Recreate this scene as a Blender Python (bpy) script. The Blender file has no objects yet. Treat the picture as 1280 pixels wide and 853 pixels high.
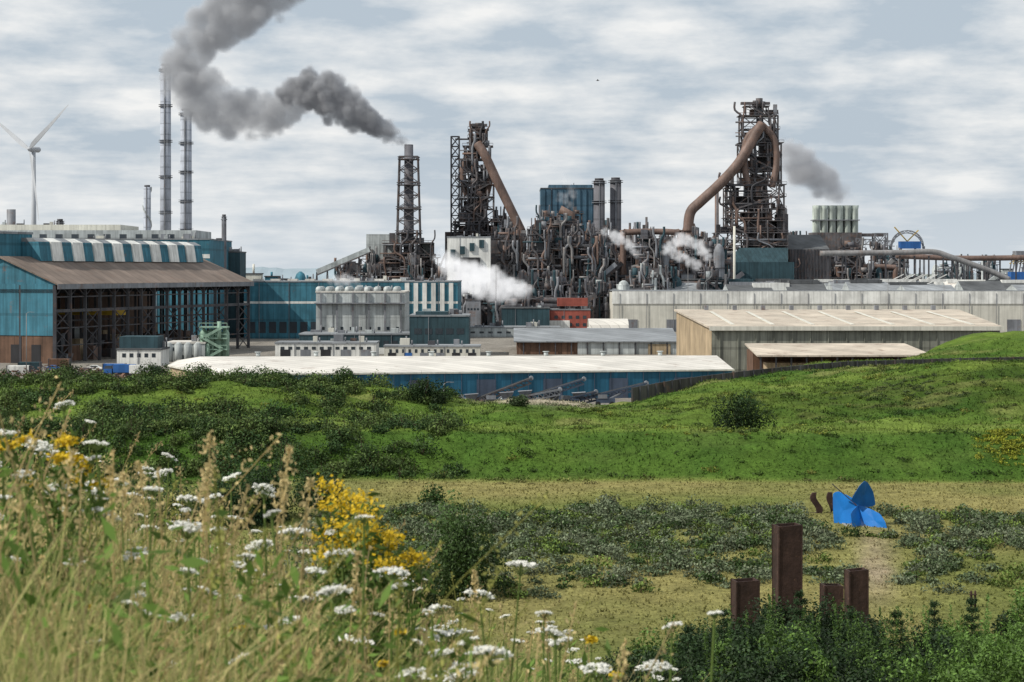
import bpy, math, random
import numpy as np
from mathutils import Vector
F=2489.0; HC=27.5; HY=338.0
def X(px,d): return (px-640.0)*d/F
def Z(py,d): return HC+(HY-py)*d/F
def P(px,py,d): return Vector((X(px,d),d,Z(py,d)))
rnd=random.Random(7); rng=np.random.default_rng(11)
scene=bpy.context.scene
# ------------------------------------------------------------------ materials
def newmat(name):
    m=bpy.data.materials.new(name); m.use_nodes=True
    nt=m.node_tree; nt.nodes.clear()
    o=nt.nodes.new('ShaderNodeOutputMaterial'); b=nt.nodes.new('ShaderNodeBsdfPrincipled')
    nt.links.new(b.outputs[0],o.inputs[0]); return m,nt,b,o
def math_n(nt,op,a,b=None,c=None,clamp=False):
    n=nt.nodes.new('ShaderNodeMath'); n.operation=op; n.use_clamp=clamp
    for i,v in enumerate((a,b,c)):
        if v is None: continue
        if isinstance(v,(int,float)): n.inputs[i].default_value=v
        else: nt.links.new(v,n.inputs[i])
    return n.outputs[0]
def noise_n(nt,vec,scale,detail=4,rough=.55):
    n=nt.nodes.new('ShaderNodeTexNoise'); n.inputs['Scale'].default_value=scale
    n.inputs['Detail'].default_value=detail; n.inputs['Roughness'].default_value=rough
    if vec is not None: nt.links.new(vec,n.inputs['Vector'])
    return n.outputs['Fac']
def maprange(nt,v,a,b,c,d):
    n=nt.nodes.new('ShaderNodeMapRange'); nt.links.new(v,n.inputs[0])
    for i,k in enumerate((a,b,c,d)): n.inputs[i+1].default_value=k
    return n.outputs[0]
def M(name,col,rough=.75,metal=0.,var=.25,scale=.15,streak=.25,panel=0,pvar=.12,seam=.25,rust=0,bump=0.,spec=.3,hpanel=0):
    m,nt,b,o=newmat(name)
    tc=nt.nodes.new('ShaderNodeTexCoord').outputs['Object']
    f=maprange(nt,noise_n(nt,tc,scale,6,.6),.3,.7,1-var,1+var)
    if streak:
        mp=nt.nodes.new('ShaderNodeMapping'); mp.inputs['Scale'].default_value=(1,1,.07); nt.links.new(tc,mp.inputs[0])
        s=maprange(nt,noise_n(nt,mp.outputs[0],.9,4,.6),.35,.7,1+streak*.3,1-streak)
        f=math_n(nt,'MULTIPLY',f,s)
    if panel or hpanel:
        sp=nt.nodes.new('ShaderNodeSeparateXYZ'); nt.links.new(tc,sp.inputs[0])
    if panel:
        u=math_n(nt,'ADD',sp.outputs[0],sp.outputs[1]); u=math_n(nt,'DIVIDE',u,panel)
        wn=nt.nodes.new('ShaderNodeTexWhiteNoise'); wn.noise_dimensions='1D'
        nt.links.new(math_n(nt,'FLOOR',u),wn.inputs['W'])
        f=math_n(nt,'MULTIPLY',f,maprange(nt,wn.outputs['Value'],0,1,1-pvar,1+pvar))
        fr=math_n(nt,'FRACT',u); sm=math_n(nt,'LESS_THAN',fr,.12)
        f=math_n(nt,'MULTIPLY',f,math_n(nt,'SUBTRACT',1.0,math_n(nt,'MULTIPLY',sm,seam)))
    if hpanel:
        u=math_n(nt,'DIVIDE',sp.outputs[2],hpanel); fr=math_n(nt,'FRACT',u); sm=math_n(nt,'LESS_THAN',fr,.12)
        f=math_n(nt,'MULTIPLY',f,math_n(nt,'SUBTRACT',1.0,math_n(nt,'MULTIPLY',sm,seam)))
    vm=nt.nodes.new('ShaderNodeVectorMath'); vm.operation='SCALE'
    vm.inputs[0].default_value=col; nt.links.new(f,vm.inputs['Scale'])
    out=vm.outputs[0]
    if rust:
        mx=nt.nodes.new('ShaderNodeMix'); mx.data_type='RGBA'
        r=maprange(nt,noise_n(nt,tc,scale*2.3,8,.7),.62-rust*.25,.75-rust*.15,0,.8)
        nt.links.new(r,mx.inputs[0]); nt.links.new(out,mx.inputs[6]); mx.inputs[7].default_value=(.17,.092,.06,1)
        out=mx.outputs[2]
    nt.links.new(out,b.inputs['Base Color'])
    b.inputs['Roughness'].default_value=rough; b.inputs['Metallic'].default_value=metal
    b.inputs['Specular IOR Level'].default_value=spec
    if bump:
        bp=nt.nodes.new('ShaderNodeBump'); bp.inputs['Strength'].default_value=bump; bp.inputs['Distance'].default_value=.1
        nt.links.new(noise_n(nt,tc,2.5,6,.6),bp.inputs['Height']); nt.links.new(bp.outputs[0],b.inputs['Normal'])
    return m
def attrmat(name,rough=.8,trans=0.,nscale=0,nvar=.3,spec=.15,bump=0,bscale=3):
    m,nt,b,o=newmat(name)
    a=nt.nodes.new('ShaderNodeAttribute'); a.attribute_name='Col'; c=a.outputs['Color']
    tc=nt.nodes.new('ShaderNodeTexCoord').outputs['Object']
    if nscale:
        f=maprange(nt,noise_n(nt,tc,nscale,8,.7),.3,.7,1-nvar,1+nvar)
        f2=maprange(nt,noise_n(nt,tc,nscale*6,6,.7),.3,.7,1-nvar*.9,1+nvar*.9)
        f=math_n(nt,'MULTIPLY',f,f2)
        vm=nt.nodes.new('ShaderNodeVectorMath'); vm.operation='SCALE'
        nt.links.new(c,vm.inputs[0]); nt.links.new(f,vm.inputs['Scale']); c=vm.outputs[0]
    nt.links.new(c,b.inputs['Base Color']); b.inputs['Roughness'].default_value=rough
    b.inputs['Specular IOR Level'].default_value=spec
    if bump:
        bp=nt.nodes.new('ShaderNodeBump'); bp.inputs['Strength'].default_value=bump; bp.inputs['Distance'].default_value=.5
        nt.links.new(noise_n(nt,tc,bscale,8,.7),bp.inputs['Height']); nt.links.new(bp.outputs[0],b.inputs['Normal'])
    if trans:
        t=nt.nodes.new('ShaderNodeBsdfTranslucent'); nt.links.new(c,t.inputs[0])
        mx=nt.nodes.new('ShaderNodeMixShader'); mx.inputs[0].default_value=trans
        nt.links.new(b.outputs[0],mx.inputs[1]); nt.links.new(t.outputs[0],mx.inputs[2]); nt.links.new(mx.outputs[0],o.inputs[0])
    return m
teal=M('teal_cladding',(.045,.165,.225),panel=2.2,streak=.35,hpanel=7,rust=.1)
tealdk=M('dark_teal_cladding',(.03,.065,.08),panel=2.2,streak=.3)
blueclad=M('blue_cladding',(.02,.105,.175),panel=1.1,streak=.2,pvar=.12,seam=.25)
white=M('white_cladding',(.68,.68,.65),panel=3,streak=.25,pvar=.05,seam=.15)
offw=M('offwhite_cladding',(.58,.565,.50),panel=3.6,streak=.2,pvar=.04,seam=.12,var=.12)
pale=M('pale_grey_cladding',(.42,.45,.45),panel=2.5,streak=.3,hpanel=5,seam=.18)
roofw=M('weathered_white_roof',(.58,.555,.51),panel=4,streak=0,var=.18,scale=.08,rust=.12,pvar=.08)
rooftan=M('tan_sheet_roof',(.47,.41,.335),panel=3,streak=0,var=.25,scale=.1,rust=.3,pvar=.1)
roofbr=M('brown_dusty_roof',(.18,.14,.115),panel=5,streak=0,var=.3,scale=.1,rust=.2)
roofgr=M('grey_roof',(.22,.235,.25),panel=5,streak=0,var=.3,scale=.08,pvar=.15)
roofdk=M('dark_roof',(.085,.09,.095),panel=5,streak=0,var=.3)
tanwall=M('tan_wall',(.40,.31,.20),panel=2.4,streak=.35,pvar=.08)
sagewall=M('sage_grey_wall',(.235,.24,.20),panel=2.0,streak=.45,hpanel=6,pvar=.06)
steel=M('dark_structural_steel',(.055,.055,.062),rough=.6,var=.4,rust=.28,streak=.3)
steel2=M('weathered_furnace_steel',(.10,.095,.10),rough=.65,var=.45,rust=.42,streak=.4,scale=.2)
steel3=M('hazy_grey_steel',(.20,.21,.23),rough=.6,var=.3,rust=.25,streak=.3)  # grey lifted, distance haze put into the base colour
pipebr=M('rust_brown_pipe',(.16,.11,.092),rough=.6,var=.35,rust=.35,streak=.3)
pipegr=M('grey_pipe',(.22,.215,.215),rough=.5,var=.25,rust=.25)
dark=M('dark_opening',(.025,.025,.028),var=.3)
rustlow=M('rust_brown_cladding',(.13,.075,.05),panel=2,var=.4,streak=.4,rust=.3)
brick=M('red_brick',(.28,.075,.055),var=.25,streak=.2,hpanel=3,seam=.15)
concrete=M('concrete',(.3,.29,.27),var=.25,streak=.4)
chim=M('pale_chimney_shell',(.36,.39,.45),var=.2,streak=.3,hpanel=6,seam=.3)
chimdk=M('dark_chimney_shell',(.12,.12,.135),var=.25,streak=.3,hpanel=9,seam=.3)
bluebld=M('slate_blue_cladding',(.06,.125,.18),panel=4,streak=.3,hpanel=9,pvar=.15)
turbw=M('turbine_grey_white',(.40,.42,.45),var=.05,streak=.05)
glass=M('window_glass',(.03,.04,.05),rough=.15,var=.1,streak=0,spec=.6)
greenst=M('pale_green_tank',(.24,.36,.28),var=.2,streak=.3)
stackg=M('pale_green_stack',(.42,.47,.43),var=.2,streak=.4)
yellow=M('safety_yellow',(.5,.33,.04),var=.2)
sculptblue=M('blue_sculpture_paint',(.01,.15,.48),rough=.45,var=.15,scale=.6,streak=.15,spec=.35,bump=.15)
corten=M('corten_steel',(.045,.025,.02),rough=.85,var=.35,scale=1.2,streak=.45,rust=.08,bump=.5)
machblue=M('machine_blue_grey',(.06,.08,.12),rough=.5,var=.3,rust=.2)
tyre=M('tyre_rubber',(.02,.02,.02),var=.1,streak=0)
red=M('red_paint',(.3,.05,.04),var=.15)
bluep=M('blue_paint',(.03,.12,.35),var=.15)
wallgr=M('dark_weathered_wall',(.085,.08,.075),var=.35,streak=.5,panel=4,rust=.15)
# ------------------------------------------------------------------ mesh builder
class MB:
    def __init__(s): s.v=[];s.f=[];s.m=[];s.s=[];s.mats=[]
    def mi(s,mat):
        if mat not in s.mats: s.mats.append(mat)
        return s.mats.index(mat)
    def face(s,pts,mat,sm=False):
        n=len(s.v); s.v+= [tuple(p) for p in pts]; s.f.append(list(range(n,n+len(pts)))); s.m.append(s.mi(mat)); s.s.append(sm)
    def hexa(s,p,mat):
        n=len(s.v); s.v+=[tuple(q) for q in p]; k=s.mi(mat)
        for f in ((3,2,1,0),(4,5,6,7),(0,1,5,4),(1,2,6,5),(2,3,7,6),(3,0,4,7)):
            s.f.append([n+i for i in f]); s.m.append(k); s.s.append(False)
    def box(s,x0,x1,y0,y1,z0,z1,mat):
        s.hexa([(x0,y0,z0),(x1,y0,z0),(x1,y1,z0),(x0,y1,z0),(x0,y0,z1),(x1,y0,z1),(x1,y1,z1),(x0,y1,z1)],mat)
    def beam(s,a,b,w,mat,h=None):
        a=Vector(a);b=Vector(b);d=(b-a)
        if d.length<1e-5: return
        d.normalize(); up=Vector((0,0,1)) if abs(d.z)<.9 else Vector((0,1,0))
        e=d.cross(up).normalized()*w*.5; g=e.cross(d).normalized()*(h or w)*.5
        s.hexa([a-e-g,a+e-g,a+e+g,a-e+g,b-e-g,b+e-g,b+e+g,b-e+g],mat)
    def tube(s,pts,rs,mat,n=12,cap=True):
        pts=[Vector(p) for p in pts]
        if not hasattr(rs,'__len__'): rs=[rs]*len(pts)
        rings=[];k=s.mi(mat); prev=None
        for i,p in enumerate(pts):
            d=(pts[min(i+1,len(pts)-1)]-pts[max(i-1,0)])
            if d.length<1e-6: d=Vector((0,0,1))
            d.normalize()
            if prev is None:
                up=Vector((0,0,1)) if abs(d.z)<.9 else Vector((0,1,0)); e=d.cross(up).normalized()
            else:
                e=(prev-d*prev.dot(d)).normalized()
            prev=e; g=d.cross(e); base=len(s.v)
            for j in range(n):
                t=2*math.pi*j/n; s.v.append(tuple(p+e*math.cos(t)*rs[i]+g*math.sin(t)*rs[i]))
            rings.append(base)
        for a,b in zip(rings[:-1],rings[1:]):
            for j in range(n):
                s.f.append([a+j,a+(j+1)%n,b+(j+1)%n,b+j]); s.m.append(k); s.s.append(True)
        if cap:
            s.f.append([rings[0]+j for j in range(n)][::-1]); s.m.append(k); s.s.append(False)
            s.f.append([rings[-1]+j for j in range(n)]); s.m.append(k); s.s.append(False)
    def cyl(s,x,y,z0,z1,r0,r1,mat,n=14): s.tube([(x,y,z0),(x,y,z1)],[r0,r1],mat,n)
    def path(s,pts,r,mat,n=12,sub=6):
        q=[];pts=[Vector(p) for p in pts]
        for i in range(len(pts)-1):
            p0=pts[max(i-1,0)];p1=pts[i];p2=pts[i+1];p3=pts[min(i+2,len(pts)-1)]
            for k in range(sub):
                t=k/sub; q.append(.5*((2*p1)+(p2-p0)*t+(2*p0-5*p1+4*p2-p3)*t*t+(3*p1-p0-3*p2+p3)*t**3))
        q.append(pts[-1]); s.tube(q,r,mat,n)
    def lattice(s,cx,cy,w0,w1,z0,z1,n,bw,mat,hor=True):
        def c(z):
            t=(z-z0)/(z1-z0); w=(w0+(w1-w0)*t)/2
            return [Vector((cx-w,cy-w,z)),Vector((cx+w,cy-w,z)),Vector((cx+w,cy+w,z)),Vector((cx-w,cy+w,z))]
        zs=[z0+(z1-z0)*i/n for i in range(n+1)]
        for i in range(n):
            a=c(zs[i]);b=c(zs[i+1])
            for j in range(4):
                k=(j+1)%4
                s.beam(a[j],b[j],bw*1.3,mat); s.beam(a[j],b[k],bw*.7,mat); s.beam(a[k],b[j],bw*.7,mat)
                if hor: s.beam(b[j],b[k],bw*.8,mat)
    def build(s,name):
        me=bpy.data.meshes.new(name); me.from_pydata(s.v,[],s.f)
        for m in s.mats: me.materials.append(m)
        me.polygons.foreach_set('material_index',s.m); me.polygons.foreach_set('use_smooth',s.s)
        me.update(); ob=bpy.data.objects.new(name,me); scene.collection.objects.link(ob)
        return ob
def npmesh(name,V,Q,C,mat,smooth=False):
    me=bpy.data.meshes.new(name); V=np.asarray(V,dtype=np.float32); Q=np.asarray(Q,dtype=np.int32)
    me.vertices.add(len(V)); me.vertices.foreach_set('co',V.ravel())
    me.loops.add(Q.size); me.loops.foreach_set('vertex_index',Q.ravel())
    me.polygons.add(len(Q)); me.polygons.foreach_set('loop_start',np.arange(len(Q),dtype=np.int32)*Q.shape[1])
    me.polygons.foreach_set('loop_total',np.full(len(Q),Q.shape[1],dtype=np.int32))
    me.update(calc_edges=True)
    if smooth: me.polygons.foreach_set('use_smooth',np.ones(len(Q),dtype=bool))
    a=me.color_attributes.new('Col','FLOAT_COLOR','POINT')
    c4=np.ones((len(V),4),dtype=np.float32); c4[:,:3]=C; a.data.foreach_set('color',c4.ravel())
    me.materials.append(mat); me.validate(); me.update()
    ob=bpy.data.objects.new(name,me); scene.collection.objects.link(ob); return ob
# ------------------------------------------------------------------ terrain
tab=rng.random((256,256))
def vn(x,y):
    x=np.asarray(x,dtype=float);y=np.asarray(y,dtype=float)
    xi=np.floor(x).astype(int);yi=np.floor(y).astype(int);fx=x-xi;fy=y-yi
    fx=fx*fx*(3-2*fx);fy=fy*fy*(3-2*fy)
    g=lambda a,b:tab[a%256,b%256]
    return ((g(xi,yi)*(1-fx)+g(xi+1,yi)*fx)*(1-fy)+(g(xi,yi+1)*(1-fx)+g(xi+1,yi+1)*fx)*fy)*2-1
def fbm(x,y,o=4):
    s=0;a=1;t=0
    for i in range(o): s=s+a*vn(x*2**i+17*i,y*2**i+5*i); t+=a; a*=.55
    return s/t
def ss(a,b,x):
    t=np.clip((x-a)/(b-a),0,1); return t*t*(3-2*t)
def H(x,y):
    x=np.asarray(x,dtype=float);y=np.asarray(y,dtype=float)
    xe=14*np.tanh(x/14); yc=np.maximum(y,0)
    g=26.55-.174*yc-.36*xe-.05*np.maximum(0,yc-12)+.1*vn(x/1.7,y/1.7)
    v=2+.5*vn(x/25,y/25)+1.0*ss(150,168,y)*ss(210,192,y)*(.6+.6*vn(x/14,y/14))*ss(-22,-8,x)
    yy=y+4*vn(x/38,3.3)+1.5*vn(x/11,7.7)
    rough=fbm(x/9,y/9)*.9+.35*vn(x/3.1,y/3.1)
    bank=4.6*ss(240,256,yy)-1.0*ss(257,268,yy)*ss(302,285,yy)+4.7*ss(12,95,x)*ss(286,328,y)*(1-.4*ss(352,384,y))+3.6*ss(-5,-45,x)*ss(258,300,y)
    bank=bank+rough*ss(238,255,y)+1.6*vn(x/19+3,y/24)*ss(270,290,y)*ss(360,330,y)
    bank=bank+3.5*ss(80,112,x)*ss(394,425,y)
    y0=312+95*ss(8,70,x)+50*ss(80,110,x);y1=y0+65+20*ss(60,120,x)
    far=(v+bank)*(1-ss(y0,y1,y))
    r=.5*(g+far+np.sqrt((g-far)**2+4))
    return np.where(y>230,far,r*ss(230,190,y)+far*(1-ss(230,190,y)))
def gcol(x,y):
    x=np.asarray(x,dtype=float);y=np.asarray(y,dtype=float)
    def c(*a): return np.array(a)[None,:]
    def mix(a,b,t): return a*(1-t[:,None])+b*t[:,None]
    n1=fbm(x/22,y/30)*.5+.5; n2=fbm(x/5,y/7,3)*.5+.5; n3=fbm(x/60+9,y/16+4)*.5+.5; n4=fbm(x/9+31,y/5+2)*.5+.5
    col=mix(c(.11,.155,.035),c(.25,.225,.085),np.clip(n1*1.9-.45+n3*.6-.2,0,1))
    bank=mix(c(.042,.095,.015),c(.135,.195,.035),np.clip(n1*1.4+n2*1.1-.75,0,1))
    bank=mix(bank,c(.20,.21,.07),np.clip((n4-.57)*5,0,.7))
    yy=y+4*vn(x/38,3.3)+1.5*vn(x/11,7.7)
    col=mix(col,bank,ss(234,242,yy))
    face=ss(238,243,yy)*ss(258,254,yy)
    col=mix(col,mix(c(.035,.08,.014),c(.075,.14,.022),n2),face*.85)  # lush steep face, painted darker as step shading
    bench=ss(255.5,258,yy)*ss(288,272,yy); col=mix(col,c(.16,.225,.045),bench*.65)  # bench painted lighter, the bright half of the step shading
    up=ss(288,300,y)*ss(330,318,y)*ss(10,40,x); col=col*(1-.28*up[:,None])  # slope shading put into the colour: mound flank darkened
    s=np.exp(-((x-32-(y-175)*.18)/1.3)**2-((y-172)/14)**2); col=mix(col,c(.36,.29,.20),np.clip(s*1.5,0,.9)*np.clip(n2*2-.2,0,1))
    s=np.exp(-((x-5)/7)**2-((y-318)/9)**2); col=mix(col,c(.40,.35,.27),np.clip(s*1.6,0,.9))
    s=ss(70,30,y); col=mix(col,c(.12,.12,.045),s)
    y0=335+95*ss(8,70,x)+50*ss(80,110,x); 
    yard=mix(c(.18,.165,.145),c(.27,.25,.22),np.clip(n2*1.4-.2,0,1)); yard=mix(yard,c(.09,.11,.045),np.clip((n1-.55)*5,0,.8)*ss(620,400,y))
    col=mix(col,yard,ss(y0,y0+35,y))
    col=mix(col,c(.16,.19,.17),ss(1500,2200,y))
    return col
ys=np.unique(np.concatenate([np.linspace(-60,0,16),np.linspace(0,20,50),np.linspace(20,140,60),np.linspace(140,440,280),np.linspace(440,1200,60),np.geomspace(1200,14000,40)]))
us=np.linspace(-1,1,341); us=np.sign(us)*np.abs(us)**1.8
Yg,Ug=np.meshgrid(ys,us,indexing='ij'); Xg=Ug*(170+.75*np.maximum(Yg,0))
Zg=H(Xg.ravel(),Yg.ravel())
V=np.stack([Xg.ravel(),Yg.ravel(),Zg],1); nr,nc=Xg.shape
i=np.arange(nr-1)[:,None]*nc+np.arange(nc-1)[None,:]; i=i.ravel()
Q=np.stack([i,i+1,i+nc+1,i+nc],1)
gm=attrmat('ground_grass_and_soil',rough=.95,nscale=.35,nvar=.38,spec=.05,bump=1.,bscale=1.2)
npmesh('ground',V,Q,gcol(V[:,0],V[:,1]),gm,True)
mb=MB(); hm=M('distant_hill_woodland',(.25,.31,.35),var=.15,streak=0,scale=.01)  # blue-grey woodland with distance haze mixed into its colour
prev=None
for k in range(241):
    x=-1900+k*16; h=3+18*float(ss(-1250,-650,x)*ss(-150,-420,x))+6*float(fbm(x/130,1.2))+float(vn(x/30.,9))*3+float(vn(x/13.,4))*2
    h=max(h,-3)
    p=(Vector((x,4200,-1)),Vector((x,4300,h+13)),Vector((x,4700,-1)))
    if prev: mb.face([prev[0],p[0],p[1],prev[1]],hm,True); mb.face([prev[1],p[1],p[2],prev[2]],hm,True)
    prev=p
mb.build('hills')
# ------------------------------------------------------------------ vegetation helpers
def blades(Pn,Hh,W,lean,colr,segs=3,tip=.15):
    n=len(Pn); az=rng.random(n)*2*np.pi; la=rng.random(n)*2*np.pi
    wd=np.stack([np.cos(az),np.sin(az),np.zeros(n)],1); ld=np.stack([np.cos(la),np.sin(la),np.zeros(n)],1)*lean[:,None]
    V=[];C=[]
    for s in range(segs+1):
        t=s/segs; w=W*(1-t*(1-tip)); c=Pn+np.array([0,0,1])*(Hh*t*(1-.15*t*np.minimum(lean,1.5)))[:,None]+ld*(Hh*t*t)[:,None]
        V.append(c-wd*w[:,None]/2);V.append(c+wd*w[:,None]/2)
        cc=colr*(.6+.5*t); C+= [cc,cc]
    k=2*(segs+1); V=np.stack(V,1).reshape(-1,3);C=np.stack(C,1).reshape(-1,3)
    b=np.arange(n)*k; Q=[]
    for s in range(segs): Q.append(np.stack([b+2*s,b+2*s+1,b+2*s+3,b+2*s+2],1))
    return V,np.concatenate(Q),C
def leafquads(P0,N,S,C,asp=.55):
    n=len(P0); r=rng.normal(size=(n,3)); t=np.cross(N,r); t/=np.linalg.norm(t,axis=1)[:,None]+1e-9
    b=np.cross(N,t); b/=np.linalg.norm(b,axis=1)[:,None]+1e-9
    s=S[:,None]; V=np.stack([P0-t*s,P0-b*s*asp,P0+t*s,P0+b*s*asp],1).reshape(-1,3)
    return V,np.arange(n*4).reshape(-1,4),np.repeat(C,4,axis=0)
def bushcloud(c,r,n,size,col,lumps=8,cv=.35,full=False):
    c=np.array(c,float);r=np.array(r,float)
    lc=rng.normal(size=(lumps,3)); lc/=np.linalg.norm(lc,axis=1)[:,None]
    if not full: lc[:,2]=np.abs(lc[:,2])*.9
    lc=lc*rng.uniform(.35,.75,(lumps,1)); lr=rng.uniform(.3,.55,lumps); ld=rng.uniform(.65,1.3,lumps)
    k=rng.integers(0,lumps,n); d=rng.normal(size=(n,3)); d/=np.linalg.norm(d,axis=1)[:,None]
    p=lc[k]+d*(lr[k]*rng.uniform(.55,1.12,n)**.7)[:,None]
    if not full: p[:,2]=np.abs(p[:,2])
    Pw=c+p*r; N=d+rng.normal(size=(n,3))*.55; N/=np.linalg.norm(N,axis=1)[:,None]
    cc=np.array(col)[None,:]*(ld[k]*rng.uniform(1-cv,1+cv,n)*(.55+.55*np.clip(p[:,2],0,1)))[:,None]  # occlusion shade painted in: leaves darken towards the bush foot
    return leafquads(Pw,N,rng.uniform(.6,1.3,n)*size,cc)
class Acc:
    def __init__(s): s.V=[];s.Q=[];s.C=[];s.n=0
    def add(s,v,q,c): s.V.append(v);s.Q.append(q+s.n);s.C.append(c);s.n+=len(v)
    def build(s,name,mat): return npmesh(name,np.concatenate(s.V),np.concatenate(s.Q),np.concatenate(s.C),mat)
def stems(acc,c,n,h,spread,r=.03,col=(.09,.065,.045)):
    c=np.array(c,float)
    for i in range(n):
        a=rng.random()*6.28; tip=c+np.array([math.cos(a)*spread*rng.random(),math.sin(a)*spread*rng.random(),h*rng.uniform(.6,.95)])
        for w in (np.array([r,0,0]),np.array([0,r,0])):
            v=np.array([c-w,c+w,tip+w*.2,tip-w*.2]); acc.add(v,np.array([[0,1,2,3]]),np.tile(np.array(col),(4,1)))
leafm=attrmat('leaf_foliage',rough=.6,trans=.3,spec=.25)
leafdk=attrmat('dense_shrub_foliage',rough=.7,trans=.15,spec=.2)
grassm=attrmat('grass_blades',rough=.7,trans=.35,spec=.15)
N=140000
yy=130+(425-130)*rng.random(N)**.9; xx=(rng.random(N)*2-1)*.29*yy
zz=H(xx,yy); y0=330+95*ss(8,70,xx); keep=(yy<y0)&(np.abs(zz)>.4)&(rng.random(N)<.45+.8*(fbm(xx/6,yy/6)*.5+.5)); xx=xx[keep];yy=yy[keep];zz=zz[keep];n=len(xx)
c=gcol(xx,yy)*rng.uniform(.7,1.35,n)[:,None]*1.1
lush=ss(236,246,yy)
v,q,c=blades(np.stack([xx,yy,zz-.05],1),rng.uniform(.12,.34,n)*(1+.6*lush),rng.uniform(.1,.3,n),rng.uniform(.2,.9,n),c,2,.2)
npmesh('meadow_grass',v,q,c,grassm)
acc=Acc()
for i in range(1900):
    y=rng.uniform(236,372); x=rng.uniform(-.28,.28)*y
    if y>330+70*float(ss(8,70,x)): continue
    if 262<y<284 and rng.random()<.75: continue
    m=float(fbm(np.array(x/10+2),np.array(y/8)))
    if m<-.12 and rng.random()<.8: continue
    z=float(H(x,y))-.12; g=rng.random(); k=gcol(np.array([x]),np.array([y]))[0]
    col=k*(.5+.6*g)
    if rng.random()<.10: col=np.array([.17,.19,.035])
    r=rng.uniform(.7,2.0); acc.add(*bushcloud((x,y,z),(r,r*1.1,r*.36+.15),int(48*r),.17,col,6,.4))
acc.build('bank_undergrowth',leafdk)
acc=Acc()
for i in range(2600):
    y=rng.uniform(156,210); x=rng.uniform(-24,74)
    m=float(fbm(np.array(x/15),np.array(y/8)))
    band=float(ss(170,178,y+4*m)*ss(207,198,y)); low=float(ss(156,162,y))*.42
    dens=max(band*1.0,low)*float(ss(-24,-14,x))+m*.6*(1 if band<.5 else .25)
    if rng.random()>dens: continue
    if abs(x-32-(y-175)*.18)<1.8 and y<182: continue
    if 29<x<38 and 184<y<210: continue
    r=rng.uniform(.8,2.1)
    gr=rng.random(); col=np.array([.18,.21,.13])*(1-gr*.7)+np.array([.055,.10,.035])*gr*.7
    if rng.random()<.18: col=np.array([.045,.085,.022])
    if rng.random()<.12: col=np.array([.13,.19,.04])
    h=r*rng.uniform(.5,.9)
    acc.add(*bushcloud((x,y,float(H(x,y))-.1),(r,r,h),int(125*r),.15,col,7,.4))
    stems(acc,(x,y,float(H(x,y))-.1),3,h,r*.5)
acc.build('buckthorn_scrub',leafdk)
acc=Acc()
def dark_shrub(acc,x,y,r,h,n,size,col,st=4):
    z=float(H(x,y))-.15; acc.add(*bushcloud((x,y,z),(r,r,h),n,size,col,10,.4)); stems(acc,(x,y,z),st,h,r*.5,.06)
for i in range(1700):
    y=rng.uniform(242,340); px=rng.uniform(-60,620); x=X(px,y)
    lim=float(ss(620,440,px)); 
    if rng.random()>lim*.95: continue
    m=float(fbm(np.array(x/13+5),np.array(y/13)))
    if y<300 and m<-.16: continue
    if i%2 and m<.05: continue
    r=rng.uniform(1.2,3.0); g=rng.random()**1.3
    col=np.array([.034,.075,.02])*(1-g)+np.array([.11,.16,.04])*g
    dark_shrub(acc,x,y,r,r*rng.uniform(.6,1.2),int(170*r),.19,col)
acc.build('bank_shrubbery',leafdk)
for (px,d,r,h,col) in [(925,262,4.4,7.2,(.026,.055,.015)),(530,305,4.2,5.6,(.03,.06,.018)),(335,312,4.6,4.8,(.04,.085,.02)),(562,318,2.,2.2,(.05,.09,.02)),(648,300,2.,1.8,(.05,.08,.03)),(541,213,1.9,2.8,(.04,.08,.02)),(763,209,1.6,2.3,(.12,.14,.09)),(872,282,1.1,.8,(.06,.1,.02)),(190,318,3.6,4.6,(.03,.06,.016)),(80,315,3.6,4.6,(.04,.07,.02)),(430,316,3,3.4,(.04,.08,.02)),(250,318,3.4,4,(.05,.09,.025))]:
    a=Acc(); dark_shrub(a,X(px,d),d,r,h,int(r*r*260),.17,np.array(col)); a.build('shrub',leafdk)
for (px,d,r,h,n,col) in [(575,157,3.3,8.0,8000,(.065,.12,.03)),(505,150,3.2,5.5,5500,(.06,.11,.03)),(345,205,5.5,9.5,9000,(.035,.075,.02)),(285,200,5,9,8000,(.03,.07,.02)),(395,215,3.5,5.5,5000,(.04,.08,.025)),(190,200,5,7,5000,(.035,.075,.02)),(90,200,5,7,5000,(.035,.075,.02))]:
    a=Acc(); dark_shrub(a,X(px,d),d,r,h,n,.15,np.array(col),8); a.build('broadleaf_bush',leafm)
acc=Acc()
for i in range(420):
    k=rng.integers(0,5); cx,cy,sx,sy=[(62,312,10,12),(26,262,7,5),(62,250,3,4),(98,262,8,6),(98,315,12,10)][k]
    x=cx+rng.normal()*sx*.6; y=cy+rng.normal()*sy*.6; z=float(H(x,y))-.1
    col=[(.06,.085,.03),(.19,.22,.03),(.26,.28,.03),(.055,.10,.028),(.05,.095,.022)][k]
    acc.add(*bushcloud((x,y,z),(.95,.95,.5),60,.14,np.array(col),5,.4))
acc.build('creeping_weeds',leafdk)
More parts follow.
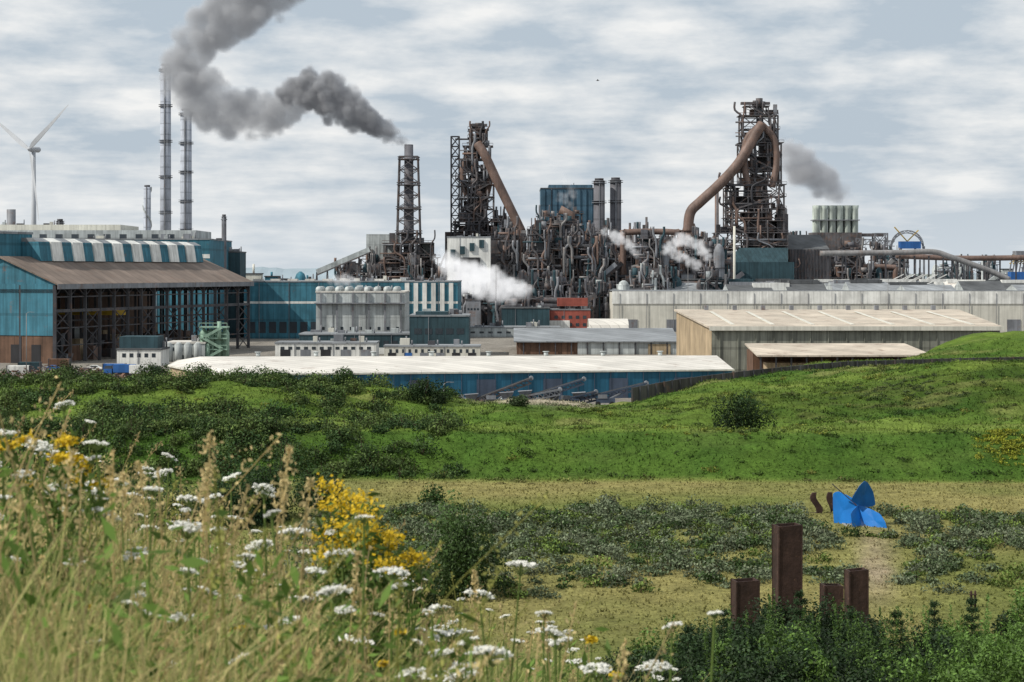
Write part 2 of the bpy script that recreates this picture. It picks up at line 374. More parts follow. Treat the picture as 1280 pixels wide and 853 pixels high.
# ------------------------------------------------------------------ foreground thicket lower right
acc=Acc()
def grd(x,y): return float(H(x,y))
tops=[(800,806),(825,790),(850,778),(880,784),(905,770),(940,765),(975,748),(1005,752),(1035,757),(1070,765),(1100,765),(1140,772),(1175,768),(1215,760),(1250,752),(1285,748)]
for k in range(96):
    t=tops[k%len(tops)]; row=k//len(tops); px=t[0]+rng.uniform(-22,22); d=64-row*3.2+rng.uniform(-1,1); py=t[1]+row*13+rng.uniform(-12,14)
    isp=(px>1180 and rng.random()<.85) or rng.random()<.16
    x=X(px,d); top=Z(py,d); z=grd(x,d); rr=rng.uniform(.75,1.15)
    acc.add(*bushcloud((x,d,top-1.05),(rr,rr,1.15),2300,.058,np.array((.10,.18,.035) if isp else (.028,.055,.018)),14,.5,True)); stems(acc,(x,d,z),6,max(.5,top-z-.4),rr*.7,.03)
for k in range(90):
    px=rng.uniform(800,1290); d=rng.uniform(48,62); py=np.interp(px,[t[0] for t in tops],[t[1] for t in tops])+rng.uniform(-16,45); x=X(px,d); top=Z(py,d); m=110
    s=rng.random(m); pp=np.stack([x+rng.normal(size=m)*.05*(1.3-s)+.15*s*rng.normal(),d+rng.normal(size=m)*.06,top-1.5*(1-s)],1)
    Nn=rng.normal(size=(m,3)); Nn/=np.linalg.norm(Nn,axis=1)[:,None]
    acc.add(*leafquads(pp,Nn,rng.uniform(.03,.06,m),np.array([.08,.145,.03])*(1.3 if px>1150 else .8)*rng.uniform(.6,1.4,m)[:,None],.4))
acc.build('thicket_shrubs',leafm)
for (px,d,py,r) in [(1000,60,738,1.2),(958,58,762,1.1),(1120,60,764,1.3),(1168,62,752,1.2),(860,56,782,1.0),(1065,62,765,1.2),(905,60,762,1.),(1215,62,748,1.1)]:
    x=X(px,d); z=grd(x,d)-.1; h=Z(py,d)-z; a=Acc()
    for w in (np.array([.07,0,0]),np.array([0,.07,0])):
        a.add(np.array([[x,d,z]-w,[x,d,z]+w,np.array([x,d,z+h])+w*.15,np.array([x,d,z+h])-w*.15]),np.array([[0,1,2,3]]),np.tile([.07,.05,.035],(4,1)))
    lv=int(h/.26)
    for l in range(lv):
        t=(l+.5)/lv; zz_=z+h*t; rl=r*(1-t)**.8+.12
        for b in range(7):
            an=rng.random()*6.28; L=rl*rng.uniform(.7,1.1); m=46
            s=rng.random(m)**.6; pp=np.stack([x+np.cos(an)*L*s,d+np.sin(an)*L*s,zz_+L*.35*s*s+rng.normal(size=m)*.03],1)
            pp+=rng.normal(size=(m,3))*.035
            dr=np.array([math.cos(an)*.7,math.sin(an)*.7,.6])+rng.normal(size=(m,3))*.5; Nn=np.cross(dr,rng.normal(size=(m,3))); Nn/=np.linalg.norm(Nn,axis=1)[:,None]
            a.add(*leafquads(pp,Nn,rng.uniform(.035,.07,m),np.array([.028,.055,.02])*rng.uniform(.6,1.6,m)[:,None],.22))
    a.build('pine_tree',leafdk)
# ------------------------------------------------------------------ foreground grasses
acc=Acc()
def fgx(n,d0,d1,pxa,pxb,pw=1.):
    d=d0+(d1-d0)*rng.random(n)**pw; px=pxa+(pxb-pxa)*rng.random(n); x=(px-640)*d/F
    return x,d,H(x,d),px
straw=np.array([.60,.48,.24]); grn=np.array([.17,.26,.05]); ol=np.array([.34,.34,.10])
x,d,z,px=fgx(42000,2.6,17,-140,1000,1.15); n=len(x)
pat=fbm(x*1.3,d*.9)*.5+.5
wst=np.clip(pat*1.5+.35*(px<420)-.55+rng.normal(size=n)*.2,0,1)[:,None]
col=(grn*(1-wst)+straw*wst)*rng.uniform(.55,1.4,n)[:,None]
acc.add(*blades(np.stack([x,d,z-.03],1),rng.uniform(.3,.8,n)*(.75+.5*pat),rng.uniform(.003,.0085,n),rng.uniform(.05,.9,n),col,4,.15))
x,d,z,px=fgx(15000,17,46,-140,1300); n=len(x)
wst=rng.random(n)[:,None]**2; col=(grn*(1-wst)+straw*wst)*.8*rng.uniform(.6,1.3,n)[:,None]
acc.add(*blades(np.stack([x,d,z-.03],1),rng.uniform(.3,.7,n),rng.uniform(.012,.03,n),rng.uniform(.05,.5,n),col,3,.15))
for i in range(620):
    x,d,z,px=fgx(1,3.2,13,-80,880); x=x[0];d=d[0];z=z[0]; h=rng.uniform(.35,.9); m=40
    s=rng.random(m); pp=np.stack([x+rng.normal(size=m)*.05,d+rng.normal(size=m)*.05,z+h*s],1)
    Nn=rng.normal(size=(m,3)); Nn[:,2]+=.8; Nn/=np.linalg.norm(Nn,axis=1)[:,None]
    acc.add(*leafquads(pp,Nn,rng.uniform(.01,.035,m),np.array([.12,.20,.04])*rng.uniform(.5,1.5,m)[:,None],.3))
def seedhead(acc,x,d,z,h,lean,az,col,L=.16,w=.012,n=46):
    t=np.linspace(0,1,7)[:,None]; ldir=np.array([math.cos(az),math.sin(az),0])
    def pt(t): return np.array([x,d,z])+np.array([0,0,1])*h*t+ldir*lean*h*t**2.2
    pts=pt(t)
    for wv in (np.array([.0016,0,0]),np.array([0,.0016,0])):
        V=np.stack([pts-wv,pts+wv],1).reshape(-1,3); b=np.arange(6)*2
        acc.add(V,np.stack([b,b+1,b+3,b+2],1),np.tile(col*.9,(14,1)))
    s=rng.random(n); tt=(1-(L/h)*s)[:,None]; pp=pt(tt)+rng.normal(size=(n,3))*(w*(.3+1.2*np.sin(np.pi*np.clip(s,.05,1)))[:,None])
    Nn=rng.normal(size=(n,3)); Nn[:,2]*=.2; Nn/=np.linalg.norm(Nn,axis=1)[:,None]
    acc.add(*leafquads(pp,Nn,rng.uniform(.004,.009,n),col*rng.uniform(.7,1.4,n)[:,None],.45))
for i in range(620):
    x,d,z,px=fgx(1,3.4,12,-60,760)
    if rng.random()<.35*float(ss(350,700,px[0])): continue
    x=x[0];d=d[0];z=z[0]; c=straw*rng.uniform(.6,1.15) if rng.random()<.7 else ol
    seedhead(acc,x,d,z,rng.uniform(.5,1.0),rng.uniform(0,.55),rng.random()*6.28,c,rng.uniform(.08,.2),rng.uniform(.004,.014),34)
for (px,py,d) in [(250,545,4.6),(240,600,4.8),(335,560,4.7),(325,590,5),(15,515,4.2),(205,575,4.8),(180,590,5),(360,600,5.5),(420,690,5),(270,590,5.2),(150,580,4.6),(600,710,6),(470,740,5),(60,560,4),(700,760,6)]:
    x=X(px,d); z=grd(x,d); seedhead(acc,x,d,z,Z(py,d)-z,.06,rng.random()*6.28,straw,.13,.009,90)
acc.build('tall_dune_grass',grassm)
acc=Acc(); wh=np.array([.86,.86,.80])
def umbel(acc,p,r,x0,y0):
    p=np.array(p,float); g=np.array([x0,y0,grd(x0,y0)])
    base=p-np.array([0,0,r*.9]); t=np.linspace(0,1,6)[:,None]; pts=g+(base-g)*t
    for wv in (np.array([.0028,0,0]),np.array([0,.0028,0])):
        V=np.stack([pts-wv,pts+wv],1).reshape(-1,3); b=np.arange(5)*2
        acc.add(V,np.stack([b,b+1,b+3,b+2],1),np.tile(np.array([.18,.25,.07]),(12,1)))
    tilt=rng.normal(size=2)*.2+np.array([0,-.12]); nb=30
    a=rng.random(nb)*6.28; rr=np.sqrt(rng.random(nb))*r
    bx=np.cos(a)*rr;by=np.sin(a)*rr; cz=-.2*rr**2/r+tilt[0]*bx+tilt[1]*by
    cl=p+np.stack([bx,by,cz],1)
    for j in range(nb):
        wv=np.array([.0009,0,0]); acc.add(np.array([base-wv,base+wv,cl[j]+wv,cl[j]-wv]),np.array([[0,1,2,3]]),np.tile(np.array([.18,.24,.08]),(4,1)))
    m=nb*11; k=rng.integers(0,nb,m); pp=cl[k]+rng.normal(size=(m,3))*np.array([r*.09,r*.09,r*.055])
    Nn=np.array([-.3,-.4,1.])+rng.normal(size=(m,3))*.4; Nn/=np.linalg.norm(Nn,axis=1)[:,None]
    tone=rng.uniform(.78,1.05); acc.add(*leafquads(pp,Nn,rng.uniform(.5,1.,m)*r*.115,wh*tone*rng.uniform(.8,1.05,m)[:,None],.9))
for (px,py,w) in [(650,703,40),(448,798,45),(386,748,42),(326,679,36),(350,775,44),(240,622,36),(118,612,44),(120,552,28),(50,555,36),(40,843,46),(418,735,46),(615,812,50),(522,841,44),(600,740,34),(170,690,30),(80,504,24),(330,610,30),(20,697,34),(395,711,34),(260,737,30),(500,730,28),(575,835,50),(560,790,40),(205,830,34),(840,780,24),(700,800,30),(745,832,40),(820,830,34),(893,765,20),(150,600,24),(5,620,22),(310,695,26),(455,645,22),(270,660,24),(160,752,24),(340,640,22),(190,610,26),(75,635,24),(430,760,30),(300,820,28),(120,800,26),(225,770,30),(60,760,26),(540,760,24),(680,765,22),(95,700,30),(30,590,26)]:
    d=rng.uniform(4.4,6.8); p=P(px,py,d); umbel(acc,p,w*.5*d/F,p.x+rng.normal()*.06,d+rng.normal()*.06)
for i in range(200):
    x,d,z,px=fgx(1,4.8,15,-60,900); x=x[0];d=d[0];h=rng.uniform(.6,1.02)
    umbel(acc,(x+rng.normal()*.05,d,z[0]+h),rng.uniform(.018,.046),x,d)
acc.build('wild_carrot_flowers',attrmat('umbel_petals',rough=.8,trans=.2))
def yellowplant(name,cx,d,heads,spread):
    acc=Acc(); x=X(cx,d); g=np.array([x,d,grd(x,d)])
    for (px,py) in heads:
        dd=d+rng.normal()*.15; p=np.array(P(px,py,dd)); mid=g*.5+p*.5+rng.normal(size=3)*.03
        for wv in (np.array([.003,0,0]),np.array([0,.003,0])):
            V=np.array([g-wv,g+wv,mid+wv,mid-wv,p+wv*.4,p-wv*.4]); acc.add(V,np.array([[0,1,2,3],[3,2,4,5]]),np.tile(np.array([.09,.15,.03]),(6,1)))
        m=60; pp=p+rng.normal(size=(m,3))*np.array([spread,spread,spread*.5])
        Nn=np.array([-.2,-.3,1.])+rng.normal(size=(m,3))*.6; Nn/=np.linalg.norm(Nn,axis=1)[:,None]
        acc.add(*leafquads(pp,Nn,rng.uniform(.004,.009,m),np.array([.62,.43,.015])*rng.uniform(.65,1.15,m)[:,None],.9))
        m=50; tt=rng.random(m)[:,None]; pp=mid+(p-mid)*tt+rng.normal(size=(m,3))*.03
        Nn=rng.normal(size=(m,3));Nn/=np.linalg.norm(Nn,axis=1)[:,None]
        acc.add(*leafquads(pp,Nn,rng.uniform(.01,.03,m),np.array([.09,.15,.03])*rng.uniform(.6,1.4,m)[:,None],.3))
    acc.build(name,leafm)
yellowplant('ragwort_plant',450,6.5,[(420+rng.uniform(-18,45),605+rng.uniform(-4,95)) for _ in range(24)],.024)
yellowplant('ragwort_plant',470,6.3,[(440+70*t+rng.uniform(-22,25),650+60*t+rng.uniform(-20,25)) for t in np.linspace(0,1,20)],.024)
yellowplant('ragwort_plant',60,5.6,[(rng.uniform(-10,130),rng.uniform(545,605)) for _ in range(15)],.016)
yellowplant('ragwort_plant',740,5.6,[(740,800),(770,845),(500,790),(300,785),(110,760),(480,830)],.008)
# ------------------------------------------------------------------ buildings
def windows(mb,x0,x1,y,z0,z1,n,frac=.6,mat=None):
    w=(x1-x0)/n
    for i in range(n): mb.box(x0+w*(i+.5-frac/2),x0+w*(i+.5+frac/2),y-.06,y+.1,z0,z1,mat or glass)
def bld(name,px0,px1,top,d,depth,wall,roof,style='flat',win=None,band=None,doors=0,rise=2.5):
    mb=MB(); x0=X(px0,d);x1=X(px1,d);z1=Z(top,d); r=random.Random(int(px0*7+px1))
    mb.box(x0,x1,d,d+depth,-.5,z1,wall)
    if style=='flat':
        mb.box(x0-.2,x1+.2,d-.2,d+depth+.2,z1+.003,z1+.5,roof)
        for i in range(max(2,int((x1-x0)/6))):
            w=r.uniform(1,3); cx=r.uniform(x0+2,x1-3); cy=d+r.uniform(1,depth*.7)
            mb.box(cx,cx+w,cy,cy+w,z1+.5,z1+.5+r.uniform(.6,2.2),r.choice([pale,steel3,offw,steel]))
            mb.cyl(cx+w+.8,cy,z1+.5,z1+r.uniform(1.5,3.5),.25,.25,steel3,8)
    elif style=='round':
        n=8; prev=None
        for k in range(n+1):
            a=math.pi*k/n; yy_=d+depth/2-math.cos(a)*depth/2; z=z1+math.sin(a)*rise
            if prev: mb.face([(x0,prev[0],prev[1]),(x1,prev[0],prev[1]),(x1,yy_,z),(x0,yy_,z)],roof,True)
            prev=(yy_,z)
    if win:
        for (za,zb,n,fr) in win: windows(mb,x0+1,x1-1,d,za*z1,zb*z1,n,fr)
    if band: mb.box(x0-.05,x1+.05,d-.05,d+.05,band[0]*z1,band[1]*z1,band[2])
    for i in range(doors):
        cx=x0+(x1-x0)*(i+.5)/doors; w=min(5,(x1-x0)/doors*.5); mb.box(cx-w/2,cx+w/2,d-.09,d+.1,0,min(6,z1*.6),r.choice([dark,steel3,bluep]))
    for i in range(int((x1-x0)/12)): xx_=x0+6+i*12; mb.box(xx_,xx_+.18,d-.2,d-.02,0,z1-.1,steel3)
    return mb
mb=MB(); C0=Vector((-134,585,0)); u=Vector((.323,.9464,0)); vv=Vector((-.9464,.323,0))
def L(a,b,z): return C0+u*a+vv*b+Vector((0,0,z))
LEN=127; EZ=23.5; RZ=31.3; RB=19; WB=38
def pl(a0,b0,a1,b1,z0,z1,mat,t=.3):
    A=L(a0,b0,0);B=L(a1,b1,0);dn=(B-A).normalized();nn=Vector((-dn.y,dn.x,0))*t
    mb.hexa([A+Vector((0,0,z0)),B+Vector((0,0,z0)),B+nn+Vector((0,0,z0)),A+nn+Vector((0,0,z0)),A+Vector((0,0,z1)),B+Vector((0,0,z1)),B+nn+Vector((0,0,z1)),A+nn+Vector((0,0,z1))],mat)
pl(0,0,0,WB,8.2,EZ,teal); pl(.2,0,.2,WB,-.5,8.15,rustlow)
mb.face([L(0,0,EZ),L(0,WB,EZ),L(0,RB,RZ)],teal)
for b in (5,12,20,28): pl(-.1,b,-.1,b+3.2,0,5.5,dark,.1)
for (b0,z0,b1,z1) in ((-1.2,EZ-.45,RB,RZ),(RB,RZ,WB+1,EZ)):
    mb.hexa([L(-1,b0,z0),L(LEN+1,b0,z0),L(LEN+1,b1,z1),L(-1,b1,z1),L(-1,b0,z0+.4),L(LEN+1,b0,z0+.4),L(LEN+1,b1,z1+.4),L(-1,b1,z1+.4)],roofbr)
pl(-1,-1.3,LEN+1,-1.3,EZ-1.6,EZ-.1,steel3,.15)
pl(0,WB,LEN,WB,-.5,EZ,rustlow)
nseg=17; a0=16; seg=(LEN-6-a0)/nseg
for k in range(nseg):
    mat=white if k%2 else teal; aa=a0+k*seg; prj=.5 if k%2 else 0
    A=[L(aa,RB-4-prj,30.3),L(aa+seg,RB-4-prj,30.3),L(aa+seg,RB+9,30.3),L(aa,RB+9,30.3)]
    T=[L(aa,RB-3-prj,36.2),L(aa+seg,RB-3-prj,36.2),L(aa+seg,RB+9,36.2),L(aa,RB+9,36.2)]
    T2=[L(aa,RB-.5,37.4),L(aa+seg,RB-.5,37.4),L(aa+seg,RB+6,37.4),L(aa,RB+6,37.4)]
    mb.hexa(A+T,mat); mb.hexa(T+T2,white if k%2 else roofgr)
mb.hexa([L(2,RB+3,29),L(22,RB+3,29),L(22,RB+40,29),L(2,RB+40,29),L(2,RB+3,38.5),L(22,RB+3,38.5),L(22,RB+40,38.5),L(2,RB+40,38.5)],teal)
mb.hexa([L(1.8,RB+2.8,38.5),L(22.2,RB+2.8,38.5),L(22.2,RB+40,38.5),L(1.8,RB+40,38.5),L(1.8,RB+2.8,39.2),L(22.2,RB+2.8,39.2),L(22.2,RB+40,39.2),L(1.8,RB+40,39.2)],roofgr)
ncol=15
for k in range(ncol+1):
    a=k*LEN/ncol
    for b in (0.4,12,25): mb.beam(L(a,b,0),L(a,b,EZ-.4),.95 if b<1 else .7,steel)
    mb.beam(L(a,.4,EZ-2.2),L(a,25,EZ-2.2),.6,steel,1.2)
    if k<ncol:
        a2=a+LEN/ncol
        for z in (5.2,10.4,15.5,19.6): mb.beam(L(a,.4,z),L(a2,.4,z),.35 if z!=15.5 else .9,steel)
        if k%2==0:
            for z in (0,5.2,10.4): mb.beam(L(a,.4,z),L(a2,.4,z+5.2),.25,steel); mb.beam(L(a2,.4,z),L(a,.4,z+5.2),.25,steel)
        mb.beam(L(a,.4,EZ-3.8),L(a+LEN/ncol/2,.4,EZ-1),.22,steel);mb.beam(L(a2,.4,EZ-3.8),L(a+LEN/ncol/2,.4,EZ-1),.22,steel)
        mb.beam(L(a,12,12),L(a2,12,12),.5,steel)
    if k%3==1: pl(a,30,a+5,30,0,9,rnd.choice([tanwall,pale,rustlow]))
for k in range(60):
    a=rnd.uniform(3,LEN-8);b=rnd.uniform(2,26);h=rnd.uniform(1.5,8)
    mb.hexa([L(a,b,0),L(a+rnd.uniform(2,6),b,0),L(a+4,b+3,0),L(a,b+3,0),L(a,b,h),L(a+4,b,h),L(a+4,b+3,h),L(a,b+3,h)],rnd.choice([steel2,rustlow,steel3,tanwall,pipebr]))
mb.hexa([L(40,3,13.4),L(46,3,13.4),L(46,24,13.4),L(40,24,13.4),L(40,3,15.3),L(46,3,15.3),L(46,24,15.3),L(40,24,15.3)],yellow)
mb.build('open_steel_shed')
mb=bld('x',-60,262,300,760,60,teal,roofgr,band=(.82,.86,white)); mb.box(X(-60,790),X(245,790),790,830,20,Z(288,790),pale); mb.box(X(-60,800),X(150,800),801,840,20,Z(281,800),offw)
for i in range(14): mb.box(X(-30+i*20,780),X(-22+i*20,780),779,781,Z(299,780),Z(293,780),glass)
mb.build('rolling_mill_hall')
mb=bld('x',-40,80,283,900,40,pale,roofgr); mb.cyl(X(14,890),890,30,Z(262,890),2,2,steel3); mb.build('grey_mill_building')
# --- wind turbine
mb=MB(); d=1300; hub=P(42,187,d)
mb.tube([(hub.x,d,0),(hub.x,d,hub.z-1)],[2.3,1.3],turbw,18)
ax=Vector((-.6,-.8,0)).normalized(); side=Vector((.8,-.6,0)).normalized()
mb.tube([hub+ax*-5+Vector((0,0,.3)),hub+ax*-4,hub+ax*2,hub+ax*3],[1.3,1.9,1.9,1.2],turbw,12)
hc=hub+ax*3.6; mb.tube([hub+ax*3,hc,hc+ax*1.5],[1.5,1.5,.3],turbw,12)
for ang in (34,148,283):
    t=math.radians(ang); dr=side*math.cos(t)+Vector((0,0,1))*math.sin(t); cr=ax.cross(dr).normalized()
    pr=None
    for k in range(11):
        s=k/10; R=48*s; ch=(1.2+1.9*math.sin(min(1,s*5)*math.pi/2))*(1-s)**.7+.4 if s>0 else 1.
        tw=math.radians(25*(1-s)); e=(cr*math.cos(tw)+ax*math.sin(tw)); p=hc+dr*R+ax*(s*s*1.2)
        q=[p-e*ch*.3-ax*.25*(1-s),p+e*ch*.7,p-e*ch*.3+ax*.25*(1-s)]
        if pr:
            for j in range(3): mb.face([pr[j],pr[(j+1)%3],q[(j+1)%3],q[j]],turbw,True)
        pr=q
mb.build('wind_turbine')
def chimney(px,top,d,wpx,mat,taper=1.1,rings=6,base=0,lip=True,n=20,ladder=True):
    mb=MB(); r=wpx*.5*d/F; x=X(px,d); z=Z(top,d)
    mb.tube([(x,d,base),(x,d,z)],[r*taper,r],mat,n)
    for k in range(rings):
        zz_=z-(z-base)*(.02+.14*k); rr=r*1.0
        if zz_<base: break
        mb.tube([(x,d,zz_),(x,d,zz_+.35)],[rr*1.35,rr*1.35],steel3,n); mb.tube([(x,d,zz_+1.1),(x,d,zz_+1.25)],[rr*1.36,rr*1.36],steel3,n)
    if lip: mb.tube([(x,d,z),(x,d,z+1.2)],[r*.8,r*.8],steel,n)
    if ladder: mb.box(x-.3,x+.3,d-r*taper-.7,d-r*.95,base,z,steel3)
    return mb
chimney(207,83,1100,13,chim,rings=7).build('chimney'); chimney(232.5,139,1150,14,chim,rings=6).build('chimney')
mb=chimney(184,234,1250,9,chim,rings=0)
for k in range(46): 
    a=k*.55; z=Z(234,1250)-k*2; r=2.6; x=X(184,1250); mb.beam((x+math.cos(a)*r,1250+math.sin(a)*r,z),(x+math.cos(a+.55)*r,1250+math.sin(a+.55)*r,z-2),.7,pale)
mb.build('chimney')
chimney(280,272,800,6,chimdk,rings=1).build('chimney')
mb=bld('x',264,300,316,810,18,tealdk,roofdk,win=[(.5,.6,6,.5)]); mb.box(X(270,808),X(285,808),812,820,20,Z(309,808),steel3); mb.build('boiler_house')
chimney(749,226,1060,14,chimdk,rings=2,taper=1.02).build('chimney'); chimney(769.5,225,1065,14,chimdk,rings=2,taper=1.02).build('chimney')
chimney(896,236,1120,5,pipebr,rings=1).build('chimney'); chimney(918,283,930,3,offw,rings=0,ladder=False).build('chimney')
chimney(75,277,1000,9,steel3,rings=1).build('chimney')
# --- furnace helper
def frame(mb,cx,cy,w,dp,z0,z1,step,bw,r,mats,dens=1.,ox=1.5):
    nz=max(1,int((z1-z0)/step)); st=(z1-z0)/nz
    nx=max(1,int(w/7)); 
    xs=[cx-w/2+w*i/nx for i in range(nx+1)]; ys_=[cy-dp/2,cy+dp/2]
    for l in range(nz):
        za=z0+l*st; zb=za+st
        for yy_ in ys_:
            for x in xs: mb.beam((x,yy_,za),(x,yy_,zb),bw,mats[0])
            for i in range(nx):
                c=r.random()
                if c<.45: mb.beam((xs[i],yy_,za),(xs[i+1],yy_,zb),bw*.55,mats[0])
                if c<.25 or c>.8: mb.beam((xs[i+1],yy_,za),(xs[i],yy_,zb),bw*.55,mats[0])
        for x in (xs[0],xs[-1]):
            mb.beam((x,ys_[0],za),(x,ys_[1],zb),bw*.5,mats[0])
        o=r.uniform(.2,ox); o2=r.uniform(.2,ox)
        mb.box(cx-w/2-o,cx+w/2+o2,ys_[0]-.8,ys_[1]+.8,zb,zb+.4,mats[0])
        mb.beam((cx-w/2-o,ys_[0]-.8,zb+1.5),(cx+w/2+o2,ys_[0]-.8,zb+1.5),.22,mats[0])
        for x in np.linspace(cx-w/2-o,cx+w/2+o2,int(w/2.5)+2): mb.beam((x,ys_[0]-.8,zb+.4),(x,ys_[0]-.8,zb+1.5),.15,mats[0])
        for k in range(int(3*dens)):
            bwid=r.uniform(1.5,max(1.6,w*.4)); bx=cx+r.uniform(-w/2,w/2-bwid); by=cy+r.uniform(-dp/2,dp/3); h=r.uniform(1.2,st*.85)
            if r.random()<.5: mb.box(bx,bx+bwid,by,by+r.uniform(1.5,4),zb+.41,zb+h+.4,r.choice(mats))
            else: mb.cyl(bx+bwid/2,by,zb+.41,zb+h+.4,min(bwid/2,1.8),min(bwid/2,1.8),r.choice(mats),10)
        if dens>=1.5:
            if r.random()<.8:
                bw_=w*r.uniform(.3,.6); bx=cx+r.uniform(-w/2,w/2-bw_); mb.box(bx,bx+bw_,cy+1,cy+dp*.45,za+.42,zb-.02,r.choice(mats))
            for k in range(3):
                x=cx+r.uniform(-w/2,w/2); yq=ys_[0]-r.uniform(.4,1.4); x2=x+r.uniform(-w*.3,w*.3)
                mb.path([(x,yq,za-st*.5),(x,yq,zb-1),(x2,yq,zb+st*.4),(x2,yq,zb+st)],r.uniform(.25,.75),r.choice(mats),7,3)
            for k in range(2):
                z_=za+r.uniform(1,st); x=cx-w/2-r.uniform(0,4); mb.tube([(x,ys_[0]-.9,z_),(x+w*r.uniform(.5,1.1),ys_[0]-.9,z_)],r.uniform(.2,.55),r.choice(mats),7)
        if r.random()<.6:
            sx=r.choice([-1,1]); mb.beam((cx-sx*w*.35,ys_[0]-1.2,za+.5),(cx+sx*w*.35,ys_[0]-1.2,zb+.3),.35,mats[0],.8)
        if r.random()<.7:
            x=cx+r.uniform(-w/2,w/2); mb.tube([(x,ys_[0]-.6,za),(x,ys_[0]-.6,zb+st*.6)],r.uniform(.3,.7),r.choice(mats),8)
mb=MB(); d=1000; x=X(511,d); zt=Z(181,d)
mb.tube([(x,d,0),(x,d,Z(300,d)),(x,d,zt)],[3.6,2.6,2.2],chimdk,18)
mb.lattice(x,d,13,9.2,20,Z(196,d),10,.5,steel2)
mb.lattice(x,d,26,13,-.5,20,3,.9,steel2)
for py in (200,232,262,292,316):
    z=Z(py,d); w=5.3+(py-200)*.014; mb.box(x-w,x+w,d-w,d+w,z,z+.35,steel2)
    for s in (-1,1): mb.beam((x-w,d+s*w,z+1.3),(x+w,d+s*w,z+1.3),.2,steel2); mb.beam((x+s*w,d-w,z+1.3),(x+s*w,d+w,z+1.3),.2,steel2)
r=random.Random(31); frame(mb,x,d,24,14,0,Z(305,d),6,.6,r,[steel2,steel,pipebr,steel3],1.6)
mb.beam((x-22,d-2,Z(345,d)),(x-4,d-2,Z(312,d)),2.6,steel2,2.6); mb.beam((x+20,d-2,Z(345,d)),(x+4,d-2,Z(318,d)),2.6,steel2,2.6)
mb.build('lattice_chimney')
fm=[steel2,steel,pipebr,steel3,steel2,steel,steel2]
mb=MB(); r=random.Random(3); d=1030; S=d/F
cx=X(596,d)
mb.tube([(cx,d,0),(cx,d,25),(cx,d,38),(cx,d,52),(cx,d,62),(cx,d,70)],[6.5,7.5,7.5,6,4.6,3.8],steel2,20)
frame(mb,X(600,d),d,62*S,18,0,Z(278,d),6.5,.8,r,fm,1.8)
frame(mb,X(597,d),d,40*S,16,Z(278,d),Z(232,d),6.3,.85,r,fm,1.8)
frame(mb,X(597,d),d,32*S,13,Z(232,d),Z(184,d),5.5,.8,r,fm,1.6)
frame(mb,X(598,d),d,22*S,9,Z(184,d),Z(163,d),4.2,.65,r,fm,1.5)
mb.box(X(588,d),X(609,d),d-3,d+3,Z(158,d),Z(155.5,d),steel2); mb.cyl(X(598,d),d,Z(166,d),Z(154,d),1.8,1.8,steel2)
mb.lattice(X(569,d),d,10*S,10*S,15,Z(171,d),16,.55,steel)
for py in (175,200,225,250): mb.box(X(569,d),X(596,d),d-2,d+2,Z(py,d),Z(py,d)+.6,steel)
for s in (-1,1): mb.path([(cx+s*5,d-4,Z(245,d)),(cx+s*7.2,d-4,Z(218,d)),(cx+s*5,d-4,Z(198,d)),(cx+.5,d-4,Z(182,d))],1.7,pipebr,12)
mb.path([(cx+.5,d-7,Z(181,d)),P(606,194,d-9),P(622,228,d-10),P(640,265,d-11),P(652,290,d-11)],2.4,pipebr,14)
mb.cyl(X(647,d),d-10,Z(335,d),Z(305,d),4.2,4.6,pipebr,18); mb.tube([(X(647,d),d-10,Z(305,d)),(X(647,d),d-10,Z(292,d)),(X(648,d),d-10,Z(281,d))],[4.6,4.4,2.2],pipebr,18)
frame(mb,X(647,d),d-4,18*S,10,0,Z(300,d),6,.6,r,fm,.6)
frame(mb,X(628,d),d+2,26*S,14,0,Z(275,d),6,.7,r,fm,1.6)
mb.box(X(556,d),X(580,d),d+2,d+14,0,Z(290,d),steel2)
for i in range(3):
    px=668+i*14; mb.cyl(X(px,d+8),d+8,0,Z(288,d),3,3,steel2,14); mb.tube([(X(px,d+8),d+8,Z(288,d)),(X(px,d+8),d+8,Z(283,d)),(X(px,d+8),d+8,Z(280,d))],[3,2.2,.6],steel2,14)
for s in (-2,2): mb.beam(P(548,338,d-3)+Vector((0,s,0)),P(590,240,d-3)+Vector((0,s,0)),.8,steel)
for k in range(10):
    a=P(548+k*4.2,338-k*9.8,d-5); mb.beam(a,P(548+(k+1)*4.2,338-(k+1)*9.8,d-1),.3,steel)
mb.build('blast_furnace')
mb=MB(); r=random.Random(9); d=1050; S=d/F; cx=X(948,d)
mb.tube([(cx,d,0),(cx,d,25),(cx,d,40),(cx,d,56),(cx,d,68),(cx,d,78)],[7,8.5,8.5,6.5,5,4.2],steel2,20)
frame(mb,X(938,d),d,86*S,20,0,Z(292,d),6.5,.8,r,fm,1.8)
frame(mb,X(944,d),d,66*S,18,Z(292,d),Z(232,d),6.2,.85,r,fm,1.9)
frame(mb,X(949,d),d,50*S,15,Z(232,d),Z(180,d),6,.85,r,fm,1.8)
frame(mb,X(948,d),d,45*S,12,Z(180,d),Z(146,d),5.5,.8,r,fm,1.6)
frame(mb,X(945,d),d,28*S,9,Z(146,d),Z(134,d),4.5,.6,r,fm,1.0)
mb.box(X(926,d),X(962,d),d-2,d+2,Z(131,d),Z(128,d),steel2); mb.cyl(X(944,d),d,Z(134,d),Z(126,d),1.8,1.3,steel2)
mb.box(X(958,d),X(972,d),d-3,d+3,Z(143,d),Z(138,d),steel2)
for s in (-1,1): mb.path([(cx+s*6,d-8,Z(235,d)),(cx+s*8.5,d-8,Z(205,d)),(cx+s*7,d-8,Z(175,d)),(cx+1,d-8,Z(158,d))],1.8,pipebr,12)
mb.path([(cx+1,d-9,Z(157,d)),P(944,168,d-10),P(925,202,d-11),P(900,230,d-11),P(876,252,d-11),P(863,266,d-11),P(860,290,d-11)],2.7,pipebr,16)
